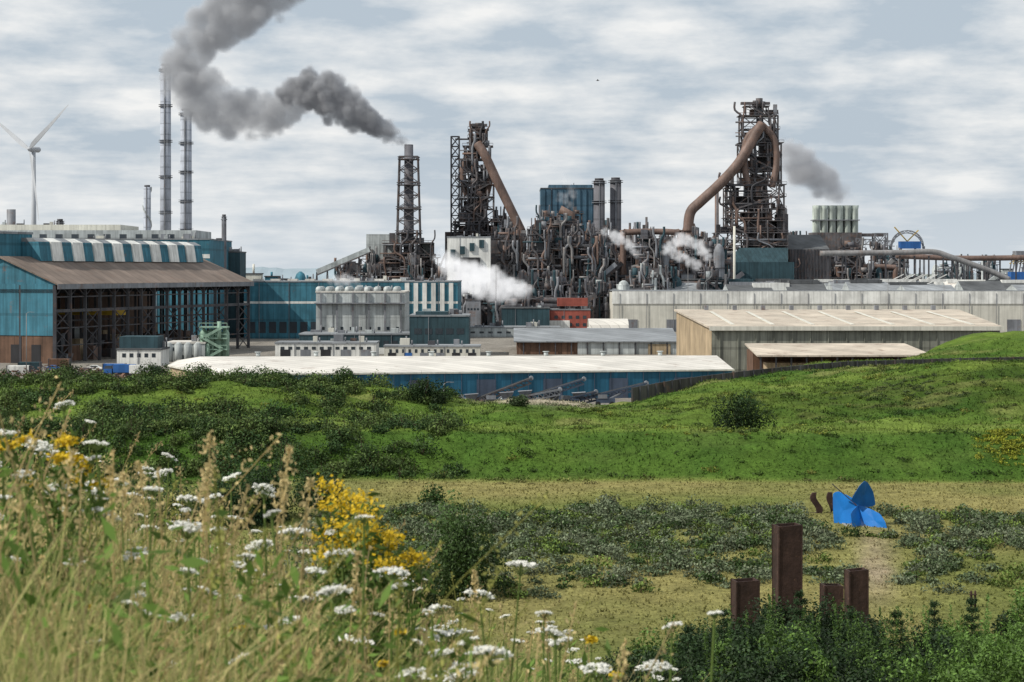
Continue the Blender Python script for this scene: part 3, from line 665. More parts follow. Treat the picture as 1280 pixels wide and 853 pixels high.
mb.cyl(X(860,d),d-9,Z(345,d),Z(304,d),4.4,4.8,pipebr,18); mb.tube([(X(860,d),d-9,Z(304,d)),(X(860,d),d-9,Z(292,d)),(X(860,d),d-9,Z(280,d))],[4.8,4.4,2.7],pipebr,18)
frame(mb,X(860,d),d-6,24*S,12,0,Z(298,d),6,.6,r,fm,.9)
frame(mb,X(914,d),d+4,15*S,10,Z(292,d),Z(236,d),6,.6,r,fm,.9)
mb.tube([P(977,300,d),P(977,262,d),P(975,255,d)],[3,3,1],pipegr,14)
mb.box(X(970,d),X(984,d),d-4,d+6,30,Z(268,d),steel2)
mb.box(X(985,d),X(1037,d),d-6,d+30,0,Z(312,d),steel2)
mb.face([P(985,312,d-6),P(1037,312,d-6),(X(1030,d),d+15,Z(293,d)),(X(985,d),d+15,Z(293,d))],roofdk); mb.face([P(1037,312,d-6),(X(1037,d),d+30,Z(312,d)),(X(1030,d),d+15,Z(293,d))],roofdk)
for i in range(13): x=X(987+i*4,d); mb.box(x,x+.5,d-6.4,d-6,0,Z(312,d),steel)
mb.face([P(905,328,d-18),P(985,328,d-18),P(985,310,d-13),P(925,310,d-13)],tealdk); mb.box(X(903,d),X(986,d),d-20,d-17.5,0,Z(328,d),tealdk)
mb.build('blast_furnace')
mb=bld('x',676,745,236,1110,40,bluebld,roofdk); r=random.Random(2)
d=1110
mb.box(X(686,d),X(741,d),1112,1140,60,Z(231,d),bluebld)
for i in range(9): x=X(680+i*7.4,d); mb.box(x,x+.5,d-.5,d,30,Z(237,d),bluebld)
frame(mb,X(712,1098),1098,30*.44,8,0,Z(268,1098),6,.6,r,fm,1.); mb.tube([P(712,300,1092),P(714,268,1092),P(700,262,1092)],2.3,pipebr)
mb.build('power_station')
mb=MB(); d=1250
for i in range(6):
    x=X(1021+i*9.6,d); mb.tube([(x,d,20),(x,d,Z(262,d)),(x,d,Z(257,d))],[1.9,1.9,2.35],stackg,16); mb.tube([(x,d+6,20),(x,d+6,Z(257,d))],1.9,stackg,12)
mb.box(X(1016,d),X(1074,d),d-3,d+10,Z(276,d),Z(274.8,d),steel3); mb.box(X(1014,d),X(1076,d),d-4,d+12,0,Z(291,d),steel2)
mb.lattice(X(1100,d),d,8,8,0,Z(292,d),5,.6,steel3); mb.box(X(1070,d),X(1104,d),d-2,d+2,Z(296,d),Z(292,d),steel2)
mb.build('cooling_stack_block')
def plant(px0,px1,prof,d,depth,n,seed,mats=None):
    r=random.Random(seed); mb=MB(); mats=mats or [steel2,steel2,steel,pipebr,steel3,pipegr,tealdk,chimdk]
    for i in range(n):
        px=r.uniform(px0,px1); top=float(np.interp(px,[p[0] for p in prof],[p[1] for p in prof]))
        y=d+r.uniform(0,depth); x=X(px,y); zt=Z(top,y)*r.uniform(.5,1.); t=r.random(); m=r.choice(mats)
        w=r.uniform(3,9)
        if t<.34:
            w2=r.uniform(3,9); mb.box(x-w/2,x+w/2,y,y+w2,0,zt*.9,m); mb.box(x-w/2-.3,x+w/2+.3,y-.3,y+w2+.3,zt*.9+.003,zt*.9+.5,steel)
            if r.random()<.5: windows(mb,x-w/2+.5,x+w/2-.5,y,zt*.6,zt*.66,4,.6,r.choice([glass,dark]))
            if r.random()<.6: mb.cyl(x,y+1.5,zt*.9,zt*.9+r.uniform(2,6),.5,.5,m,8)
        elif t<.50:
            rr=r.uniform(1.2,3.2); mb.tube([(x,y,0),(x,y,zt*.88),(x,y,zt*.96),(x,y,zt)],[rr,rr,rr*.7,rr*.2],m,14)
            mb.tube([(x,y,zt*.7),(x,y,zt*.7+.3)],rr*1.3,steel,12)
        elif t<.75:
            frame(mb,x,y,w*1.3,5,0,zt,5.5,.45,r,mats,1.6)
        elif t<.9:
            L_=r.uniform(15,45); z=zt*r.uniform(.6,.98); rr=r.uniform(.6,1.6); x1=max(x+8,min(x+L_,X(px1,y)+4))
            mb.path([(x,y,0),(x,y,z-3),(x+2,y,z),(x1-2,y,z),(x1,y,z-3),(x1,y,0)],rr,m,10,4)
            for k in range(int((x1-x)/8)): mb.beam((x+4+k*8,y,0),(x+4+k*8,y,z-rr),.5,steel)
        else:
            mb.cyl(x,y,0,zt*1.1,.7,.6,m,10); mb.beam((x-4,y+1,zt*.5),(x+12,y+1,zt*.9),2.2,m,2.2)
    return mb
plant(612,745,[(612,285),(660,282),(690,268),(720,290),(745,290)],975,50,95,21).build('gas_cleaning_plant')
plant(742,905,[(742,284),(800,280),(830,288),(905,292)],985,70,125,22).build('stove_and_pipe_plant')
plant(540,615,[(540,325),(560,312),(615,318)],960,40,16,23).build('stock_house')
plant(430,560,[(430,340),(460,322),(480,318),(535,320),(560,330)],985,50,50,24).build('sinter_plant')
plant(985,1110,[(985,300),(1040,296),(1110,314)],1090,60,44,25).build('coke_plant')
plant(1100,1300,[(1100,318),(1200,328),(1300,326)],1120,80,40,26,[steel3,steel2,tealdk,pipegr,pale]).build('raw_material_plant')
plant(745,905,[(745,345),(905,345)],925,25,50,27,[steel2,steel3,pale,tealdk,pipegr,steel]).build('cast_house_annex')
plant(570,760,[(570,362),(760,348)],905,25,50,28,[steel2,steel3,tealdk,steel,chimdk,steel]).build('pump_station')
plant(290,400,[(290,334),(400,338)],880,25,20,29,[steel3,teal,pale,offw]).build('water_works')
mb=MB(); d=1000
mb.path([P(1025,317,d),P(1120,316,d),P(1165,315,d),P(1190,322,d),P(1235,338,d),P(1262,350,d)],1.4,pipegr,12)
for px in range(1035,1240,18): z=Z(320 if px<1170 else 320+(px-1170)*.24,d); mb.beam((X(px,d),d,0),(X(px,d),d,z),.7,steel)
mb.path([P(1120,320,d+30),P(1200,323,d+30),P(1300,322,d+30)],1.4,pipebr,12)
for px in range(1130,1300,20): mb.beam((X(px,d+30),d+30,0),(X(px,d+30),d+30,Z(325,d+30)),.7,steel)
mb.build('gas_pipeline')
mb=MB(); d=1150
def truss(a,b,h,n,w,mat):
    a=Vector(a);b=Vector(b)
    for s in (-1.5,1.5):
        o=Vector((0,s,0))
        mb.beam(a+o,b+o,w,mat); mb.beam(a+o+Vector((0,0,h)),b+o+Vector((0,0,h)),w,mat)
        for k in range(n):
            p=a+(b-a)*k/n+o;q=a+(b-a)*(k+1)/n+o; mb.beam(p,q+Vector((0,0,h)),w*.6,mat); mb.beam(p,p+Vector((0,0,h)),w*.6,mat)
pr=None
for k in range(13):
    t=math.pi*k/12; p=(X(1134-20*math.cos(t),d),d,Z(311,d)+math.sin(t)*9)
    if pr: truss(pr,p,1.5,1,.35,steel3)
    pr=p
mb.box(X(1124,d),X(1150,d),d-3,d+3,Z(311,d),Z(302,d),bluep); mb.beam(P(1134,302,d),P(1118,284,d),.6,yellow);mb.beam(P(1134,302,d),P(1148,288,d),.6,yellow)
truss(P(1070,305,d),P(1118,308,d),3,8,.4,steel3)
for px in (1114,1126,1144,1155): mb.beam((X(px,d),d,0),(X(px,d),d,Z(308,d)),1,steel3)
mb.build('stockyard_reclaimer')
mb=MB(); d=1050
for k in range(7): mb.beam(P(1262+k*4,340,d),P(1266+k*4,318,d),.6,steel3); mb.beam(P(1262+k*4,330,d),P(1268+k*4,326,d),.5,yellow)
mb.beam(P(1255,322,d),P(1300,314,d),.9,yellow); mb.box(X(1262,d),X(1300,d),d-3,d+4,0,Z(340,d),bluep); mb.box(X(1268,d),X(1280,d),d-4,d+4,Z(324,d),Z(314,d),steel3); mb.build('harbour_crane')
mb=MB(); d=900
A=P(396,340,d);B=P(462,312,d)
mb.beam(A,B,2.2,pale,2.2); mb.beam(A-Vector((0,0,1.5)),B-Vector((0,0,1.5)),2.6,steel2,.5)
for k in range(6): p=A+(B-A)*(k/5.); mb.beam((p.x-1.5,d,0),p,.5,steel2);mb.beam((p.x+1.5,d,0),p,.5,steel2)
mb.build('conveyor_gallery')
mb=bld('x',458,540,322,1010,20,steel2,roofgr); mb.box(X(458,1008),X(498,1008),1007,1028,20,Z(293,1008),pale); mb.box(X(524,1008),X(541,1008),1006.5,1028,20,Z(303,1008),pale); mb.build('screening_house')
mb=bld('x',559,613,297,955,22,white,roofgr,win=[(.62,.7,3,.25)]); 
for i in range(4): mb.box(X(563+i*12,954),X(569+i*12,954),954.2,955,Z(322-i*4,954),Z(312-i*4,954),tealdk)
mb.box(X(575,954),X(600,954),953.8,955,Z(334,954),Z(322,954),dark); mb.build('white_weigh_house')
# ------------------------------------------------------------------ mid buildings
mb=bld('x',305,572,353,800,60,teal,roofgr,win=[(.1,.3,20,.7)],band=(.62,.66,white))
for k in range(6): x0=X(506+k*11,799.5);x1=X(511.5+k*11,799.5); mb.box(x0,x1,799.5,800,6,Z(354,800),white)
for k in range(9): mb.box(X(312+k*22,805),X(324+k*22,805),815,820,Z(353,800),Z(349,805),roofw)
mb.build('teal_factory_hall')
mb=bld('x',395,506,366,722,32,pale,roofw,win=[(.3,.36,9,.3)])
for k in range(9): x=X(400+k*12,730); mb.tube([(x,725,Z(366,722)),(x,725,Z(362,722)),(x,740,Z(362,722)),(x,740,Z(366,722))],1.1,pale,10)
for k in range(6): x=X(400+k*20,721.8); mb.box(x,x+.6,721.3,722,0,Z(366,722),steel3)
mb.box(X(393,721),X(508,721),720.4,722,Z(380,721),Z(378.5,721),steel3); mb.build('grey_treatment_building')
mb=bld('x',512,586,396,640,24,tealdk,roofgr,win=[(.55,.7,5,.7),(.15,.3,7,.5)]); mb.box(X(520,645),X(560,645),642,655,10,Z(390,642),tealdk); mb.build('dark_office_building')
mb=bld('x',374,514,419,650,20,tealdk,roofgr,band=(.02,.35,white),win=[(.45,.7,12,.6)]); mb.build('low_workshop')
mb=bld('x',344,470,430,622,14,white,roofgr,doors=5,win=[(.6,.8,12,.5)]); mb.build('white_annex')
mb=bld('x',480,600,434,600,10,offw,roofgr,doors=6,win=[(.6,.85,14,.4)]); mb.build('workshop_row')
mb=bld('x',146,201,438,572,14,white,roofdk,win=[(.55,.8,5,.5)]); mb.box(X(150,575),X(198,575),574,584,4,Z(421,574),tealdk); mb.build('site_office')
mb=bld('x',206,256,430,600,16,pale,roofw,win=[(.6,.8,4,.4)]); 
for k in range(4): mb.tube([(X(211+k*12,598),598,0),(X(211+k*12,598),598,Z(431,598)),(X(211+k*12,598),598,Z(428,598))],[1.2,1.2,.4],pale,12)
mb.build('silo_building')
mb=MB(); d=604
for k in range(4): x=X(255+k*9,d); mb.tube([(x,d,0),(x,d,Z(416,d)),(x,d,Z(411,d))],[1.15,1.15,.4],greenst,14)
r=random.Random(4); frame(mb,X(268,d),d,33*d/F,4,0,Z(410,d),2.6,.16,r,[greenst,greenst,steel3],.2,.3); mb.build('green_storage_tanks')
mb=bld('x',688,738,388,890,16,brick,roofgr,win=[(.6,.75,5,.5),(.25,.4,5,.5)]); mb.box(X(686,888),X(712,888),886,890,0,Z(401,888),white); mb.box(X(697,889),X(735,889),892,900,15,Z(383,889),brick); mb.build('brick_building')
mb=bld('x',627,687,386,880,20,tealdk,roofdk); mb.build('black_storage_building')
mb=bld('x',566,690,377,935,22,offw,roofgr,win=[(.3,.45,14,.5),(.6,.75,14,.5)]); mb.build('laboratory_building')
mb=bld('x',736,786,411,850,20,white,roofw,style='round',rise=4); mb.build('arched_warehouse')
mb=bld('x',560,700,410,820,14,pale,roofgr,win=[(.4,.6,12,.5)]); mb.build('maintenance_building')
d=650; mb=MB(); x0=X(646,d);x1=X(846,d); z=Z(428,d)
mb.box(x0,X(722,d),d,d+60,-.5,z,rustlow); mb.box(X(722,d)+.003,x1,d-.4,d+60,-.5,z+.01,pale)
mb.box(X(810,d),X(838,d),d-.7,d,0,z-.6,tanwall)
for (ya,za,yb,zb) in ((d-1.2,z,d+30,z+3.4),(d+30,z+3.4,d+61,z)):
    mb.hexa([(x0-1,ya,za),(x1+1,ya,za),(x1+1,yb,zb),(x0-1,yb,zb),(x0-1,ya,za+.35),(x1+1,ya,za+.35),(x1+1,yb,zb+.35),(x0-1,yb,zb+.35)],roofgr)
mb.face([(x0,d,z),(x0,d+60,z),(x0,d+30,z+3.4)],rustlow)
for k in range(10): x=x0+2+k*5.2; mb.box(x,x+.4,d-.8,d-.4,0,z,steel)
mb.build('low_storage_shed')
d=889; mb=MB(); x0=X(766,d);x1=X(1420,d); z=Z(366,d)
mb.box(x0,x1,d,d+190,-.5,z,offw); mb.box(x0-.3,x1,d-.35,d-.003,z-5,z+.6,white)
for k in range(20): x=x0+3+k*12; mb.box(x,x+.2,d-.6,d-.36,0,z-.3,steel3)
for k in range(12): x=x0+5+k*19; mb.box(x,x+6,d-.25,d,0,5.5,steel3)
mb.box(x0,x1,d+.5,d+190,z+.62,z+.9,roofgr)
r=random.Random(12)
for b in range(6):
    ya=d+6+b*30
    for k in range(9):
        xa=x0+(60 if b<1 else 30)*(1 if k==0 else 0)+k*26+r.uniform(0,3); xb=xa+r.uniform(18,24)
        if b==0 and k<2: continue
        h=r.uniform(2.2,4.2); zt=z+.9
        mat=r.choice([roofgr,roofdk,roofgr,roofdk,roofw])
        mb.face([(xa,ya,zt),(xb,ya,zt),(xb,ya+11,zt+h),(xa,ya+11,zt+h)],mat); mb.face([(xb,ya+22,zt),(xa,ya+22,zt),(xa,ya+11,zt+h),(xb,ya+11,zt+h)],mat)
        for xx_ in (xa,xb): mb.face([(xx_,ya,zt),(xx_,ya+22,zt),(xx_,ya+11,zt+h)],pale)
        if r.random()<.7: mb.box(xa+2,xb-2,ya+9,ya+13,zt+h-.5,zt+h+1,r.choice([white,roofdk,steel3]))
for k in range(4):
    x=X(1085+k*14,1000); mb.beam((x,960,z+1),(x+14,960,z+8),.4,white); mb.beam((x,980,z+1),(x+14,980,z+8),.4,white)
mb.box(X(940,905),X(985,905),900,915,z,Z(354,900),white); mb.box(X(875,930),X(940,930),925,950,z,Z(349,925),tealdk)
mb.build('long_white_hall')
mb=MB(); d0=539; d1=622; zf=Z(411,d0); zb=Z(389,d1); xl=X(890,d0); xl1=X(846,d1); xr=X(1250,d0); xr1=X(1196,d1)
mb.hexa([(xl,d0,-.5),(xr,d0,-.5),(xr1,d1,-.5),(xl1,d1,-.5),(xl,d0,zf),(xr,d0,zf),(xr1,d1,zb),(xl1,d1,zb)],sagewall)
mb.face([(xl1-.1,d1,-.5),(xl-.1,d0,-.5),(xl-.1,d0,zf),(xl1-.1,d1,zb)],tanwall)
e=.8; mb.hexa([(xl-e,d0-e,zf),(xr+e,d0-e,zf),(xr1+e,d1+e,zb),(xl1-e,d1+e,zb),(xl-e,d0-e,zf+.5),(xr+e,d0-e,zf+.5),(xr1+e,d1+e,zb+.5),(xl1-e,d1+e,zb+.5)],rooftan)
mb.box(xl-e,xr+e,d0-e-.3,d0-e-.003,zf-.5,zf+.65,offw)
for k in range(16): x=xl+2+k*4.9; mb.box(x,x+.2,d0-.3,d0-.003,0,zf-.1,sagewall)
for k in range(9):
    t=(k+.5)/9.; x=xl1+4+(xr1-xl1-8)*t; mb.box(x,x+1.2,d1-3,d1-1,zb+.3,zb+1.8,steel3)
for k in range(7): x=xl+6+k*11; mb.hexa([(x,d0+8,zf+.77),(x+1.1,d0+8,zf+.77),(x+1.1,d1-15,zb+.1),(x,d1-15,zb+.1),(x,d0+8,zf+.95),(x+1.1,d0+8,zf+.95),(x+1.1,d1-15,zb+.2),(x,d1-15,zb+.2)],offw)
mb.build('tan_warehouse')
mb=MB(); d=500; x0=X(946,d);x1=X(1166,d); z=Z(446,d)
mb.hexa([(x0,d-1,z),(x1,d-1,z),(x1-2,d+26,z+2),(x0,d+26,z+2),(x0,d-1,z+.4),(x1,d-1,z+.4),(x1-2,d+26,z+2.4),(x0,d+26,z+2.4)],rooftan)
for k in range(12): x=x0+1+k*(x1-x0-2)/11.; mb.beam((x,d,0),(x,d,z),.4,steel)
mb.box(x0+.5,x1-.5,d+12,d+25.5,0,z+.9,rustlow); mb.box(x0+3,x0+14,d+4,d+11,0,4,tanwall); mb.box(x1-18,x1-6,d+5,d+11,0,3.4,steel3); mb.build('open_lean_to_shed')
mb=MB(); z=5.9
pts=[(X(287,413),413),(X(915,433),433),(X(882,478),478),(X(225,478),478),(X(213,452),452),(X(250,424),424)]
mats=[blueclad,blueclad,blueclad,tanwall,tanwall,tanwall]
for k in range(6):
    a=pts[k];b=pts[(k+1)%6]; mb.face([(a[0],a[1],-.5),(b[0],b[1],-.5),(b[0],b[1],z),(a[0],a[1],z)],mats[k])
rA=(X(250,452),452,z+2.0); rB=(X(896,458),458,z+2.0)
def o(p,q=.5): 
    cx_,cy_=-10,445; v_=Vector((p[0]-cx_,p[1]-cy_)); v_=v_*(1+q/v_.length); return (cx_+v_.x,cy_+v_.y,z)
E=[o(p) for p in pts]
mb.face([E[0],E[1],rB,rA],roofw); mb.face([E[1],E[2],rB],roofw); mb.face([E[2],E[3],rA,rB],roofw); mb.face([E[3],E[4],rA],roofw); mb.face([E[4],E[5],rA],roofw); mb.face([E[5],E[0],rA],roofw)
for k in range(6):
    a=Vector(E[k]);b=Vector(E[(k+1)%6]); mb.beam(a+Vector((0,0,-.1)),b+Vector((0,0,-.1)),.22,offw,.35)
A=Vector((pts[0][0],pts[0][1]-.12,0));B=Vector((pts[1][0],pts[1][1]-.12,0))
for k in range(30): p=A+(B-A)*((k+.5)/30.); mb.box(p.x-.06,p.x+.06,p.y-.12,p.y+.08,0,z-.3,machblue)
for k in range(7):
    p=A+(B-A)*((k+.6)/7.5); q=p+(B-A).normalized()*4.2; mb.face([p+Vector((0,-.05,0)),q+Vector((0,-.05,0)),q+Vector((0,-.05,4.3)),p+Vector((0,-.05,4.3))],machblue)
for k in range(8): t=(k+1)/9.; p=Vector(rA)+(Vector(rB)-Vector(rA))*t; mb.cyl(p.x,p.y,p.z-.2,p.z+.9,.5,.5,pale,10); mb.cyl(p.x,p.y,p.z+.9,p.z+1.05,.75,.75,pale,10)
mb.build('long_blue_warehouse')
mb=MB(); W=[(790,345,485),(850,352,474),(930,360,464),(1000,368,457),(1060,375,452),(1130,380,450),(1200,384,448),(1300,388,446),(1420,394,444)]
for (a,b) in zip(W[:-1],W[1:]):
    nseg_=6
    for k in range(nseg_):
        t0=k/nseg_;t1=(k+1)/nseg_-.01
        def q(t): 
            px=a[0]+(b[0]-a[0])*t; d=a[1]+(b[1]-a[1])*t; return X(px,d),d,Z(a[2]+(b[2]-a[2])*t,d)
        p=q(t0);s=q(t1); mb.hexa([(p[0],p[1],p[2]-4),(s[0],s[1],p[2]-4),(s[0],s[1]+.4,p[2]-4),(p[0],p[1]+.4,p[2]-4),(p[0],p[1],p[2]),(s[0],s[1],s[2]),(s[0],s[1]+.4,s[2]),(p[0],p[1]+.4,p[2])],wallgr)
        mb.box(p[0]-.15,p[0]+.15,p[1]-.25,p[1]-.003,p[2]-4,p[2]+.1,steel)
mb.build('retaining_wall')
# ------------------------------------------------------------------ yard objects
def truck(px,d,mat,flip=1,s=1.):
    mb=MB(); x=X(px,d); z=float(H(x,d)); f=flip
    def bx(a,b,y0,y1,z0,z1,m): mb.box(min(x+f*a*s,x+f*b*s),max(x+f*a*s,x+f*b*s),d+y0*s,d+y1*s,z+z0*s,z+z1*s,m)
    bx(-4,1.6,-1.2,1.2,1.25,3.3,mat); bx(-4,4,-.9,.9,.75,1.2,steel); bx(1.9,4,-1.15,1.15,1.,2.2,mat); 
    mb.hexa([(x+f*1.9*s,d-1.1*s,z+2.2*s),(x+f*4*s,d-1.1*s,z+2.2*s),(x+f*4*s,d+1.1*s,z+2.2*s),(x+f*1.9*s,d+1.1*s,z+2.2*s),(x+f*1.9*s,d-1.*s,z+3*s),(x+f*3.5*s,d-1.*s,z+3*s),(x+f*3.5*s,d+1.*s,z+3*s),(x+f*1.9*s,d+1.*s,z+3*s)],glass)
    bx(1.95,3.4,-1.05,1.05,3.003,3.15,mat)
    for wx in (-3.2,-2,3): 
        for wy in (-1.,1.): mb.tube([(x+f*wx*s,d+(wy-.18)*s,z+.55*s),(x+f*wx*s,d+(wy+.18)*s,z+.55*s)],.55*s,tyre,14)
    mb.build('parked_truck')
truck(150,512,bluep,flip=-1); truck(182,508,white); truck(430,500,offw)
def car(px,d,mat):
    mb=MB(); x=X(px,d); z=float(H(x,d))
    prof=[(-2.1,.35),(-2.15,.8),(-1.9,1.0),(-1.3,1.05),(-.8,1.5),(.7,1.5),(1.4,1.0),(2.05,.85),(2.15,.35)]
    for s in (-.85,.85): mb.face([(x+a,d+s,z+b) for a,b in (prof if s<0 else prof[::-1])],mat)
    for (a,b) in zip(prof,prof[1:]+prof[:1]): mb.face([(x+a[0],d-.85,z+a[1]),(x+a[0],d+.85,z+a[1]),(x+b[0],d+.85,z+b[1]),(x+b[0],d-.85,z+b[1])],mat)
    mb.face([(x-1.1,d-.86,z+1.05),(x+1.2,d-.86,z+1.05),(x+.65,d-.86,z+1.42),(x-.75,d-.86,z+1.42)],glass)
    for wx in (-1.35,1.35):
        for wy in (-.8,.8): mb.tube([(x+wx,d+wy-.1,z+.33),(x+wx,d+wy+.1,z+.33)],.33,tyre,12)
    mb.build('parked_car')
for px,m in ((118,white),(66,bluep),(300,red),(420,steel3),(595,yellow),(352,white)): car(px,545 if px<250 else (598 if px<480 else 590),m)
def container(px,d,mat,st=0):
    mb=MB(); x=X(px,d); z=float(H(x,d))+st*2.62
    mb.box(x,x+6,d,d+2.4,z+.12,z+2.55,mat)
    for k in range(19): mb.box(x+.15+k*.31,x+.27+k*.31,d-.05,d,z+.3,z+2.4,mat)
    for (a,b) in ((0,.15),(5.85,6)): mb.box(x+a-.02,x+b+.02,d-.08,d+2.45,z,z+2.6,steel)
    mb.box(x-.02,x+6.02,d-.09,d-.003,z,z+.15,steel); mb.build('shipping_container')
for px,d,m,s in ((8,520,white,0),(128,530,bluep,0),(22,540,tealdk,0),(60,560,rustlow,0),(215,535,white,0),(238,520,offw,0)): container(px,d,m,s)
mb=MB(); r=random.Random(8)
for i in range(620):
    px=r.uniform(-20,215); d=r.uniform(490,530); x=X(px,d); z=max(0,float(H(x,d))); h=2.2*math.exp(-((px-75)/60)**2)+.5
    a=Vector((x,d,z+r.uniform(0,h))); dr=Vector((r.uniform(-1,1),r.uniform(-1,1),r.uniform(-.4,.4)))*r.uniform(.5,2.2)
    mb.beam(a,a+dr,r.uniform(.15,.7),r.choice([pipebr,rustlow,steel2,corten,rustlow]),r.uniform(.1,.5))
mb.build('scrap_heap')
def mobconv(px0,py0,px1,py1,d,mat=None):
    mb=MB(); mat=mat or machblue; A=P(px0,py0,d);B=P(px1,py1,d+3); dv=(B-A); n=10
    for s in (-.8,.8):
        o_=Vector((0,s,0)); mb.beam(A+o_,B+o_,.3,mat); mb.beam(A+o_-Vector((0,0,1.)),B+o_-Vector((0,0,1.)),.25,mat)
        for k in range(n): p=A+dv*k/n+o_;q=A+dv*(k+1)/n+o_; mb.beam(p,q-Vector((0,0,1.)),.16,mat); mb.beam(p,p-Vector((0,0,1.)),.16,mat)
    mb.beam(A+Vector((0,0,.15)),B+Vector((0,0,.15)),1.3,tyre,.16)
    for p in (A,B): mb.tube([p+Vector((0,-.8,0)),p+Vector((0,.8,0))],.45,steel3,10)
    C=A+dv*.45; g=float(H(C.x,d)); mb.box(C.x-2.6,C.x+1.2,d-1,d+1.2,g+.7,g+1.6,mat); mb.box(C.x-2.3,C.x-.4,d-1.1,d-.9,g+1.6,g+2.4,steel3)
    mb.beam((C.x,d-.8,g+1.5),A+dv*.62+Vector((0,-.7,-.8)),.25,steel3); mb.beam((C.x,d+.8,g+1.5),A+dv*.62+Vector((0,.7,-.8)),.25,steel3)
    for wx in (-2.2,.6): mb.tube([(C.x+wx,d-1.25,g+.5),(C.x+wx,d-.8,g+.5)],.5,tyre,12); mb.tube([(C.x+wx,d+.9,g+.5),(C.x+wx,d+1.3,g+.5)],.5,tyre,12)
    h0=A+Vector((0,0,.2)); mb.hexa([h0+Vector((-.5,-.6,0)),h0+Vector((1,-.6,0)),h0+Vector((1,.6,0)),h0+Vector((-.5,.6,0)),h0+Vector((-1.2,-1.2,1.2)),h0+Vector((1.6,-1.2,1.4)),h0+Vector((1.6,1.2,1.4)),h0+Vector((-1.2,1.2,1.2))],steel3)
    mb.build('mobile_conveyor')
for a in ((588,502,664,473),(632,500,700,487),(655,498,730,474),(722,500,808,479),(560,506,610,497),(690,503,745,490)): mobconv(*a,d=rnd.uniform(392,404),mat=rnd.choice([machblue,steel2,steel3]))
mb=MB(); d=385
for k in range(50):
    x=X(rnd.uniform(430,680),d); y=rnd.uniform(385,400); z=max(0.,float(H(x,y))); mb.beam((x,y,z+rnd.uniform(.2,1)),(x+rnd.uniform(-3,3),y+rnd.uniform(-1,1),z+rnd.uniform(.2,1.9)),rnd.uniform(.2,.7),rnd.choice([machblue,steel2,pipebr,steel3,pale]))
mb.build('stored_steel_parts')
def lamp(px,top,d):
    mb=MB(); x=X(px,d); g=max(0,float(H(x,d))); z=Z(top,d); mb.tube([(x,d,g),(x,d,z)],[.14,.08],pipegr,8); mb.path([(x,d,z-.1),(x+.5,d,z+.3),(x+1.4,d,z+.35)],.06,pipegr,6,3); mb.hexa([(x+1.2,d-.15,z+.25),(x+2,d-.1,z+.28),(x+2,d+.1,z+.28),(x+1.2,d+.15,z+.25),(x+1.2,d-.15,z+.4),(x+2,d-.1,z+.36),(x+2,d+.1,z+.36),(x+1.2,d+.15,z+.4)],steel3); mb.build('street_lamp')
for a in ((33,392,500),(450,400,600),(620,330,860),(860,330,870),(1180,352,860),(1040,350,860),(1110,340,870),(555,480,398)): lamp(*a)
# ------------------------------------------------------------------ sculptures
mb=MB(); d=192; cx=X(1071,d); g=float(H(cx,d))
def sheet(pts,bulge,th=.08):
    R=[P(a,b,d)+Vector((0,c_,0)) for a,b,c_ in pts]; n=len(R); c=sum(R,Vector())/n+Vector((0,bulge,0))
    fine=[]
    for i in range(n):
        p0,p1,p2,p3=R[i-1],R[i],R[(i+1)%n],R[(i+2)%n]
        for k in range(4):
            t=k/4; cr=.5*((2*p1)+(p2-p0)*t+(2*p0-5*p1+4*p2-p3)*t*t+(3*p1-p0-3*p2+p3)*t**3); fine.append(cr*.4+(p1*(1-t)+p2*t)*.6)
    m=len(fine); rings=[[c+(p-c)*s+Vector((0,-bulge*.4*s*(1-s),0)) for p in fine] for s in (.35,.7,1.)]
    for back in (0,1):
        o_=Vector((0,th*back,0))
        for j in range(m):
            k=(j+1)%m; mb.face([c+o_,rings[0][j]+o_,rings[0][k]+o_],sculptblue)
            for a,b in ((0,1),(1,2)): mb.face([rings[a][j]+o_,rings[b][j]+o_,rings[b][k]+o_,rings[a][k]+o_],sculptblue)
    for j in range(m): k=(j+1)%m; q=Vector((0,th,0)); mb.face([rings[2][j],rings[2][k],rings[2][k]+q,rings[2][j]+q],sculptblue)
# flat steel blades set at different angles round the hub
sheet([(1046,621,2.2),(1052,617,1.6),(1066,623,.4),(1073,633,0),(1068,650,.3),(1056,667,1.2),(1048,668,1.9),(1046,645,2.1)],.1)
sheet([(1062,624,-.9),(1071,606,-1.4),(1078,600,-1.2),(1084,603,-.4),(1093,616,.6),(1097,633,1.2),(1086,635,.6),(1073,632,0)],.1)
sheet([(1073,632,0),(1086,635,-.8),(1096,640,-1.7),(1101,649,-2.3),(1103,659,-2.5),(1099,663,-2.3),(1086,661,-1.4),(1076,650,-.5)],.1)
sheet([(1060,640,-1.6),(1073,632,0),(1080,642,.5),(1084,664,-.4),(1078,669,-1.),(1064,669,-2.0)],-.1)
mb.beam(P(1071,632,d),P(1040,605,d),.09,steel)
mb.tube([(cx,d,g-.2),P(1071,634,d)+Vector((0,.2,0))],[.16,.1],sculptblue,10)
mb.box(cx-1.2,cx+1.4,d-1.2,d+1.8,g-.4,g+.05,concrete)
mb.build('blue_pinwheel_sculpture')
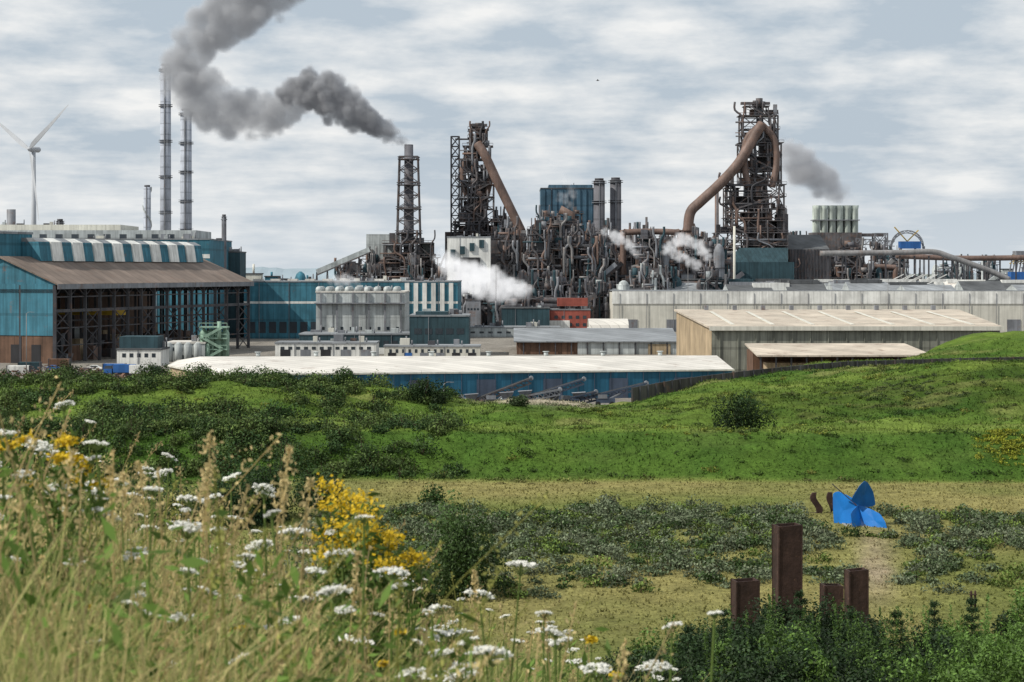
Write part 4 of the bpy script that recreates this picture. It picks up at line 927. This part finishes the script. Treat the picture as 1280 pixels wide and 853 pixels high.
def pillar(px0,px1,top,d,tw=0,cut=.0):
    mb=MB(); w=(px1-px0)*d/F; cx=X((px0+px1)/2,d); g=float(H(cx,d))-.3; z=Z(top,d); dp=w*.8; n=7; th=.12
    a0=.12
    def ring(t,ins=0):
        a=a0+tw*t; q=[]
        for sx,sy in ((-1,-1),(1,-1),(1,1),(-1,1)):
            x=sx*(w/2-ins)*.94;y=sy*(dp/2-ins); q.append(Vector((cx+x*math.cos(a)-y*math.sin(a),d+x*math.sin(a)+y*math.cos(a),g+(z-g)*t+(cut*sx if t==1 else 0))))
        return q
    R=[ring(i/n) for i in range(n+1)]
    for A,B in zip(R[:-1],R[1:]):
        for j in range(4): mb.face([A[j],A[(j+1)%4],B[(j+1)%4],B[j]],corten)
    I=ring(1,th); I0=[p-Vector((0,0,1.2)) for p in I]
    for j in range(4):
        k=(j+1)%4; mb.face([R[-1][j],R[-1][k],I[k],I[j]],corten); mb.face([I[j],I[k],I0[k],I0[j]],corten)
    mb.face(I0,corten)
    for j in range(4):
        p=R[0][j];q=R[-1][j]; mb.beam(p,q,.09,corten)
    mb.box(cx-w*.75,cx+w*.75,d-dp*.75,d+dp*.75,g-.3,g+.12,corten)
    mb.build('rusty_steel_pillar')
pillar(916,947,725,137,.05,.03); pillar(968,1000,656,141,.08,.04); pillar(1027,1052,731,140,0,-.03); pillar(1058,1083,712,132,.03,.05)
for (px,d,f) in ((1021,204,1),(1040,205,.6)):
    mb=MB(); x=X(px,d); g=float(H(x,d))-.1; h=max(2.2,Z(619,d)-g); pr=None
    for k in range(15):
        t=k/14; w=.14+.22*math.sin(math.pi*(.15+t*.75)); ox=f*.3*math.sin(t*5.2+.6)-.1*t; p=Vector((x+ox,d,g+h*t))
        q=[p+Vector((-w,-.2,0)),p+Vector((w,-.2,0)),p+Vector((w,.2,0)),p+Vector((-w,.2,0))]
        if pr:
            for j in range(4): mb.face([pr[j],pr[(j+1)%4],q[(j+1)%4],q[j]],corten)
        pr=q
    mb.face(pr,corten); mb.box(x-.6,x+.6,d-.5,d+.5,g-.3,g+.1,corten); mb.build('curved_steel_figure')
for px in (1214,1219):
    mb=MB(); d=150; x=X(px,d); g=float(H(x,d)); mb.tube([(x,d,g-.2),(x,d,Z(740,d)),(x,d,Z(738,d))],[.09,.08,.02],corten,8); mb.box(x-.12,x+.12,d-.12,d+.12,Z(744,d),Z(743,d),corten); mb.build('fence_post')
mb=MB(); c=P(747,101,420); bm=M('bird_plumage',(.08,.08,.09),var=.1,streak=0)
mb.tube([c+Vector((-.32,0,0)),c+Vector((-.1,0,.02)),c+Vector((.15,0,.02)),c+Vector((.32,0,.04)),c+Vector((.4,0,.02))],[.02,.09,.09,.05,.01],bm,8)
for s in (-1,1): mb.face([c+Vector((.12,0,.06)),c+Vector((.1,s*.45,.28)),c+Vector((-.12,s*.95,.12)),c+Vector((-.12,s*.4,.2)),c+Vector((-.1,0,.05))],bm)
mb.face([c+Vector((-.3,-.02,0)),c+Vector((-.5,-.1,0)),c+Vector((-.5,.1,0)),c+Vector((-.3,.02,0))],bm); mb.build('bird')
# ------------------------------------------------------------------ smoke
def smokemat(name,col,dens,emis=0,nscale=.06,lo=.42,hi=.62,aniso=.2,mn=.05):
    m=bpy.data.materials.new(name); m.use_nodes=True; nt=m.node_tree; nt.nodes.clear()
    o=nt.nodes.new('ShaderNodeOutputMaterial'); v=nt.nodes.new('ShaderNodeVolumePrincipled'); nt.links.new(v.outputs[0],o.inputs['Volume'])
    v.inputs['Color'].default_value=(*col,1); v.inputs['Anisotropy'].default_value=aniso
    tc=nt.nodes.new('ShaderNodeTexCoord').outputs['Object']
    n=noise_n(nt,tc,nscale,7,.62); f=maprange(nt,n,lo,hi,mn,1.0)
    nt.links.new(math_n(nt,'MULTIPLY',f,dens),v.inputs['Density'])
    if emis:  # glow added to the volume in place of multiple scattering
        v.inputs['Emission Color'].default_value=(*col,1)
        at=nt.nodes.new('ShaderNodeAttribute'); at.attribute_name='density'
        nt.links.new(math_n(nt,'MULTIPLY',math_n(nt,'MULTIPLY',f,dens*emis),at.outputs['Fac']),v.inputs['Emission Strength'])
    return m
def plume(name,path,d,mat,n,voxel=1.6,jit=1.,small=(.25,.55),depth=.8):
    s=d/F; pts=[];rad=[]; r=random.Random(len(path)*7+n)
    seglen=[math.hypot(a[0]-b[0],a[1]-b[1]) for a,b in zip(path[:-1],path[1:])]; tot=sum(seglen)
    for i in range(n):
        t=r.random()*tot; k=0
        while k<len(seglen)-1 and t>seglen[k]: t-=seglen[k]; k+=1
        t=t/seglen[k] if seglen[k] else 0; a=path[k];b=path[k+1]
        px=a[0]+(b[0]-a[0])*t;py=a[1]+(b[1]-a[1])*t;R=a[2]+(b[2]-a[2])*t
        f=r.uniform(*small); q=(1-f)*jit
        while True:
            w=Vector((r.uniform(-1,1),r.uniform(-1,1),r.uniform(-1,1)))
            if w.length<1: break
        if r.random()<.2: q*=1.35
        pts.append((X(px+w.x*R*q,d),d+w.y*R*q*s*depth,Z(py+w.z*R*q,d))); rad.append(R*f*s)
    me=bpy.data.meshes.new(name); me.from_pydata(pts,[],[]); at=me.attributes.new('rad','FLOAT','POINT'); at.data.foreach_set('value',rad); me.materials.append(mat)
    ob=bpy.data.objects.new(name,me); scene.collection.objects.link(ob)
    ng=bpy.data.node_groups.new(name+'_volume','GeometryNodeTree')
    ng.interface.new_socket('Geometry',in_out='INPUT',socket_type='NodeSocketGeometry'); ng.interface.new_socket('Geometry',in_out='OUTPUT',socket_type='NodeSocketGeometry')
    gi=ng.nodes.new('NodeGroupInput');go=ng.nodes.new('NodeGroupOutput')
    mp=ng.nodes.new('GeometryNodeMeshToPoints'); pv=ng.nodes.new('GeometryNodePointsToVolume'); sm=ng.nodes.new('GeometryNodeSetMaterial')
    na=ng.nodes.new('GeometryNodeInputNamedAttribute'); na.data_type='FLOAT'; na.inputs['Name'].default_value='rad'
    try: pv.resolution_mode='VOXEL_SIZE'
    except Exception: pass
    pv.inputs['Voxel Size'].default_value=voxel; pv.inputs['Density'].default_value=1.0
    ng.links.new(gi.outputs[0],mp.inputs['Mesh']); ng.links.new(na.outputs['Attribute'],mp.inputs['Radius']); ng.links.new(mp.outputs[0],pv.inputs['Points']); ng.links.new(na.outputs['Attribute'],pv.inputs['Radius'])
    ng.links.new(pv.outputs[0],sm.inputs['Geometry']); sm.inputs['Material'].default_value=mat; ng.links.new(sm.outputs[0],go.inputs[0])
    md=ob.modifiers.new('volume','NODES'); md.node_group=ng; return ob
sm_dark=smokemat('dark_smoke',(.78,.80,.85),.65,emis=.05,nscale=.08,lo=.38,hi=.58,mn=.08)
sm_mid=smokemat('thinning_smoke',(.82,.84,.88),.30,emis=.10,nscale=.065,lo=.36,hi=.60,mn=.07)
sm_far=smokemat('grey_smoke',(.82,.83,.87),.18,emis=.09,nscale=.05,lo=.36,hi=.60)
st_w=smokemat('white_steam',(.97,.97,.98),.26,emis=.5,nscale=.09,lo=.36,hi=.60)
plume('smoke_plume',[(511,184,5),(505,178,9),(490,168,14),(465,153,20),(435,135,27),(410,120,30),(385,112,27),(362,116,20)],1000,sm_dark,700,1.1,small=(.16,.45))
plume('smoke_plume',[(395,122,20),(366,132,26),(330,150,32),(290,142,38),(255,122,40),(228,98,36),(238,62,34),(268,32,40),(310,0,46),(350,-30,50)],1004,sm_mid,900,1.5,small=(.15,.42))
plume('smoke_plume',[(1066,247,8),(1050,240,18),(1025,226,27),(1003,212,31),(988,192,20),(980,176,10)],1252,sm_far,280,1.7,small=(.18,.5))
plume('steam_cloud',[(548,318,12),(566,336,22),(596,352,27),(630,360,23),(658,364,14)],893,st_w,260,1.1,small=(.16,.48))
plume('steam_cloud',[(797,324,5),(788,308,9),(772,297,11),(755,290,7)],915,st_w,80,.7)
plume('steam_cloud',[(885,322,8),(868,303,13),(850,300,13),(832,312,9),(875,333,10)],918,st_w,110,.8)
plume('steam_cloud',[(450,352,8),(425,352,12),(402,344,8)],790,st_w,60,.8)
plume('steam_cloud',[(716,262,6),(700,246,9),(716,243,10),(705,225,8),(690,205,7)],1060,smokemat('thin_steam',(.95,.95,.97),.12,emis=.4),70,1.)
# ------------------------------------------------------------------ world, sun, camera
Sd=Vector((-.66,-.26,.68)).normalized(); el=math.asin(Sd.z)
w=bpy.data.worlds.new('World'); scene.world=w; w.use_nodes=True; nt=w.node_tree; nt.nodes.clear()
wo=nt.nodes.new('ShaderNodeOutputWorld'); bg=nt.nodes.new('ShaderNodeBackground'); nt.links.new(bg.outputs[0],wo.inputs[0]); bg.inputs[1].default_value=.1
sky=nt.nodes.new('ShaderNodeTexSky'); sky.sky_type='NISHITA'; sky.sun_disc=False; sky.sun_elevation=el; sky.sun_rotation=math.atan2(Sd.x,Sd.y); sky.air_density=1.2; sky.dust_density=2.5
tc=nt.nodes.new('ShaderNodeTexCoord').outputs['Generated']; sp=nt.nodes.new('ShaderNodeSeparateXYZ'); nt.links.new(tc,sp.inputs[0])
zc=math_n(nt,'ADD',math_n(nt,'MAXIMUM',sp.outputs[2],0.0),.09)
cb=nt.nodes.new('ShaderNodeCombineXYZ'); nt.links.new(math_n(nt,'DIVIDE',sp.outputs[0],zc),cb.inputs[0]); nt.links.new(math_n(nt,'DIVIDE',sp.outputs[1],zc),cb.inputs[1])
n1=noise_n(nt,cb.outputs[0],1.7,10,.58); n2=noise_n(nt,cb.outputs[0],.7,4,.5)
mp=nt.nodes.new('ShaderNodeMapping'); mp.inputs['Scale'].default_value=(15,15,40); nt.links.new(tc,mp.inputs[0]); n3=noise_n(nt,mp.outputs[0],1.,9,.56)
cl=math_n(nt,'ADD',math_n(nt,'MULTIPLY',n1,.4),math_n(nt,'ADD',math_n(nt,'MULTIPLY',n2,.3),math_n(nt,'MULTIPLY',n3,.6)))
cf=maprange(nt,cl,.57,.77,0,1)
mx=nt.nodes.new('ShaderNodeMix'); mx.data_type='RGBA'; nt.links.new(cf,mx.inputs[0]); mx.inputs[6].default_value=(.49,.57,.65,1); mx.inputs[7].default_value=(.93,.93,.92,1)
hz=maprange(nt,sp.outputs[2],0.,.06,.6,0.)
mx2=nt.nodes.new('ShaderNodeMix'); mx2.data_type='RGBA'; nt.links.new(hz,mx2.inputs[0]); nt.links.new(mx.outputs[2],mx2.inputs[6]); mx2.inputs[7].default_value=(.74,.79,.83,1)
vs=nt.nodes.new('ShaderNodeVectorMath'); vs.operation='SCALE'; vs.inputs['Scale'].default_value=10; nt.links.new(mx2.outputs[2],vs.inputs[0])
mx3=nt.nodes.new('ShaderNodeMix'); mx3.data_type='RGBA'; mx3.inputs[0].default_value=.95; nt.links.new(sky.outputs[0],mx3.inputs[6]); nt.links.new(vs.outputs[0],mx3.inputs[7]); nt.links.new(mx3.outputs[2],bg.inputs[0])
ld=bpy.data.lights.new('sun','SUN'); ld.energy=4.3; ld.angle=math.radians(.6); ld.color=(1,.95,.86); lo=bpy.data.objects.new('sun',ld); scene.collection.objects.link(lo)
lo.rotation_mode='QUATERNION'; lo.rotation_quaternion=(-Sd).to_track_quat('-Z','Y')
cam=bpy.data.cameras.new('camera'); co=bpy.data.objects.new('camera',cam); scene.collection.objects.link(co); scene.camera=co
co.location=(0,0,HC); co.rotation_euler=(math.radians(90),0,0); cam.lens=70; cam.sensor_width=36; cam.sensor_fit='HORIZONTAL'; cam.shift_y=-(426.5-HY)/1280; cam.clip_start=.1; cam.clip_end=30000
cam.dof.use_dof=True; cam.dof.focus_distance=420; cam.dof.aperture_fstop=12
scene.view_settings.view_transform='Standard'; scene.view_settings.look='None'; scene.view_settings.exposure=0
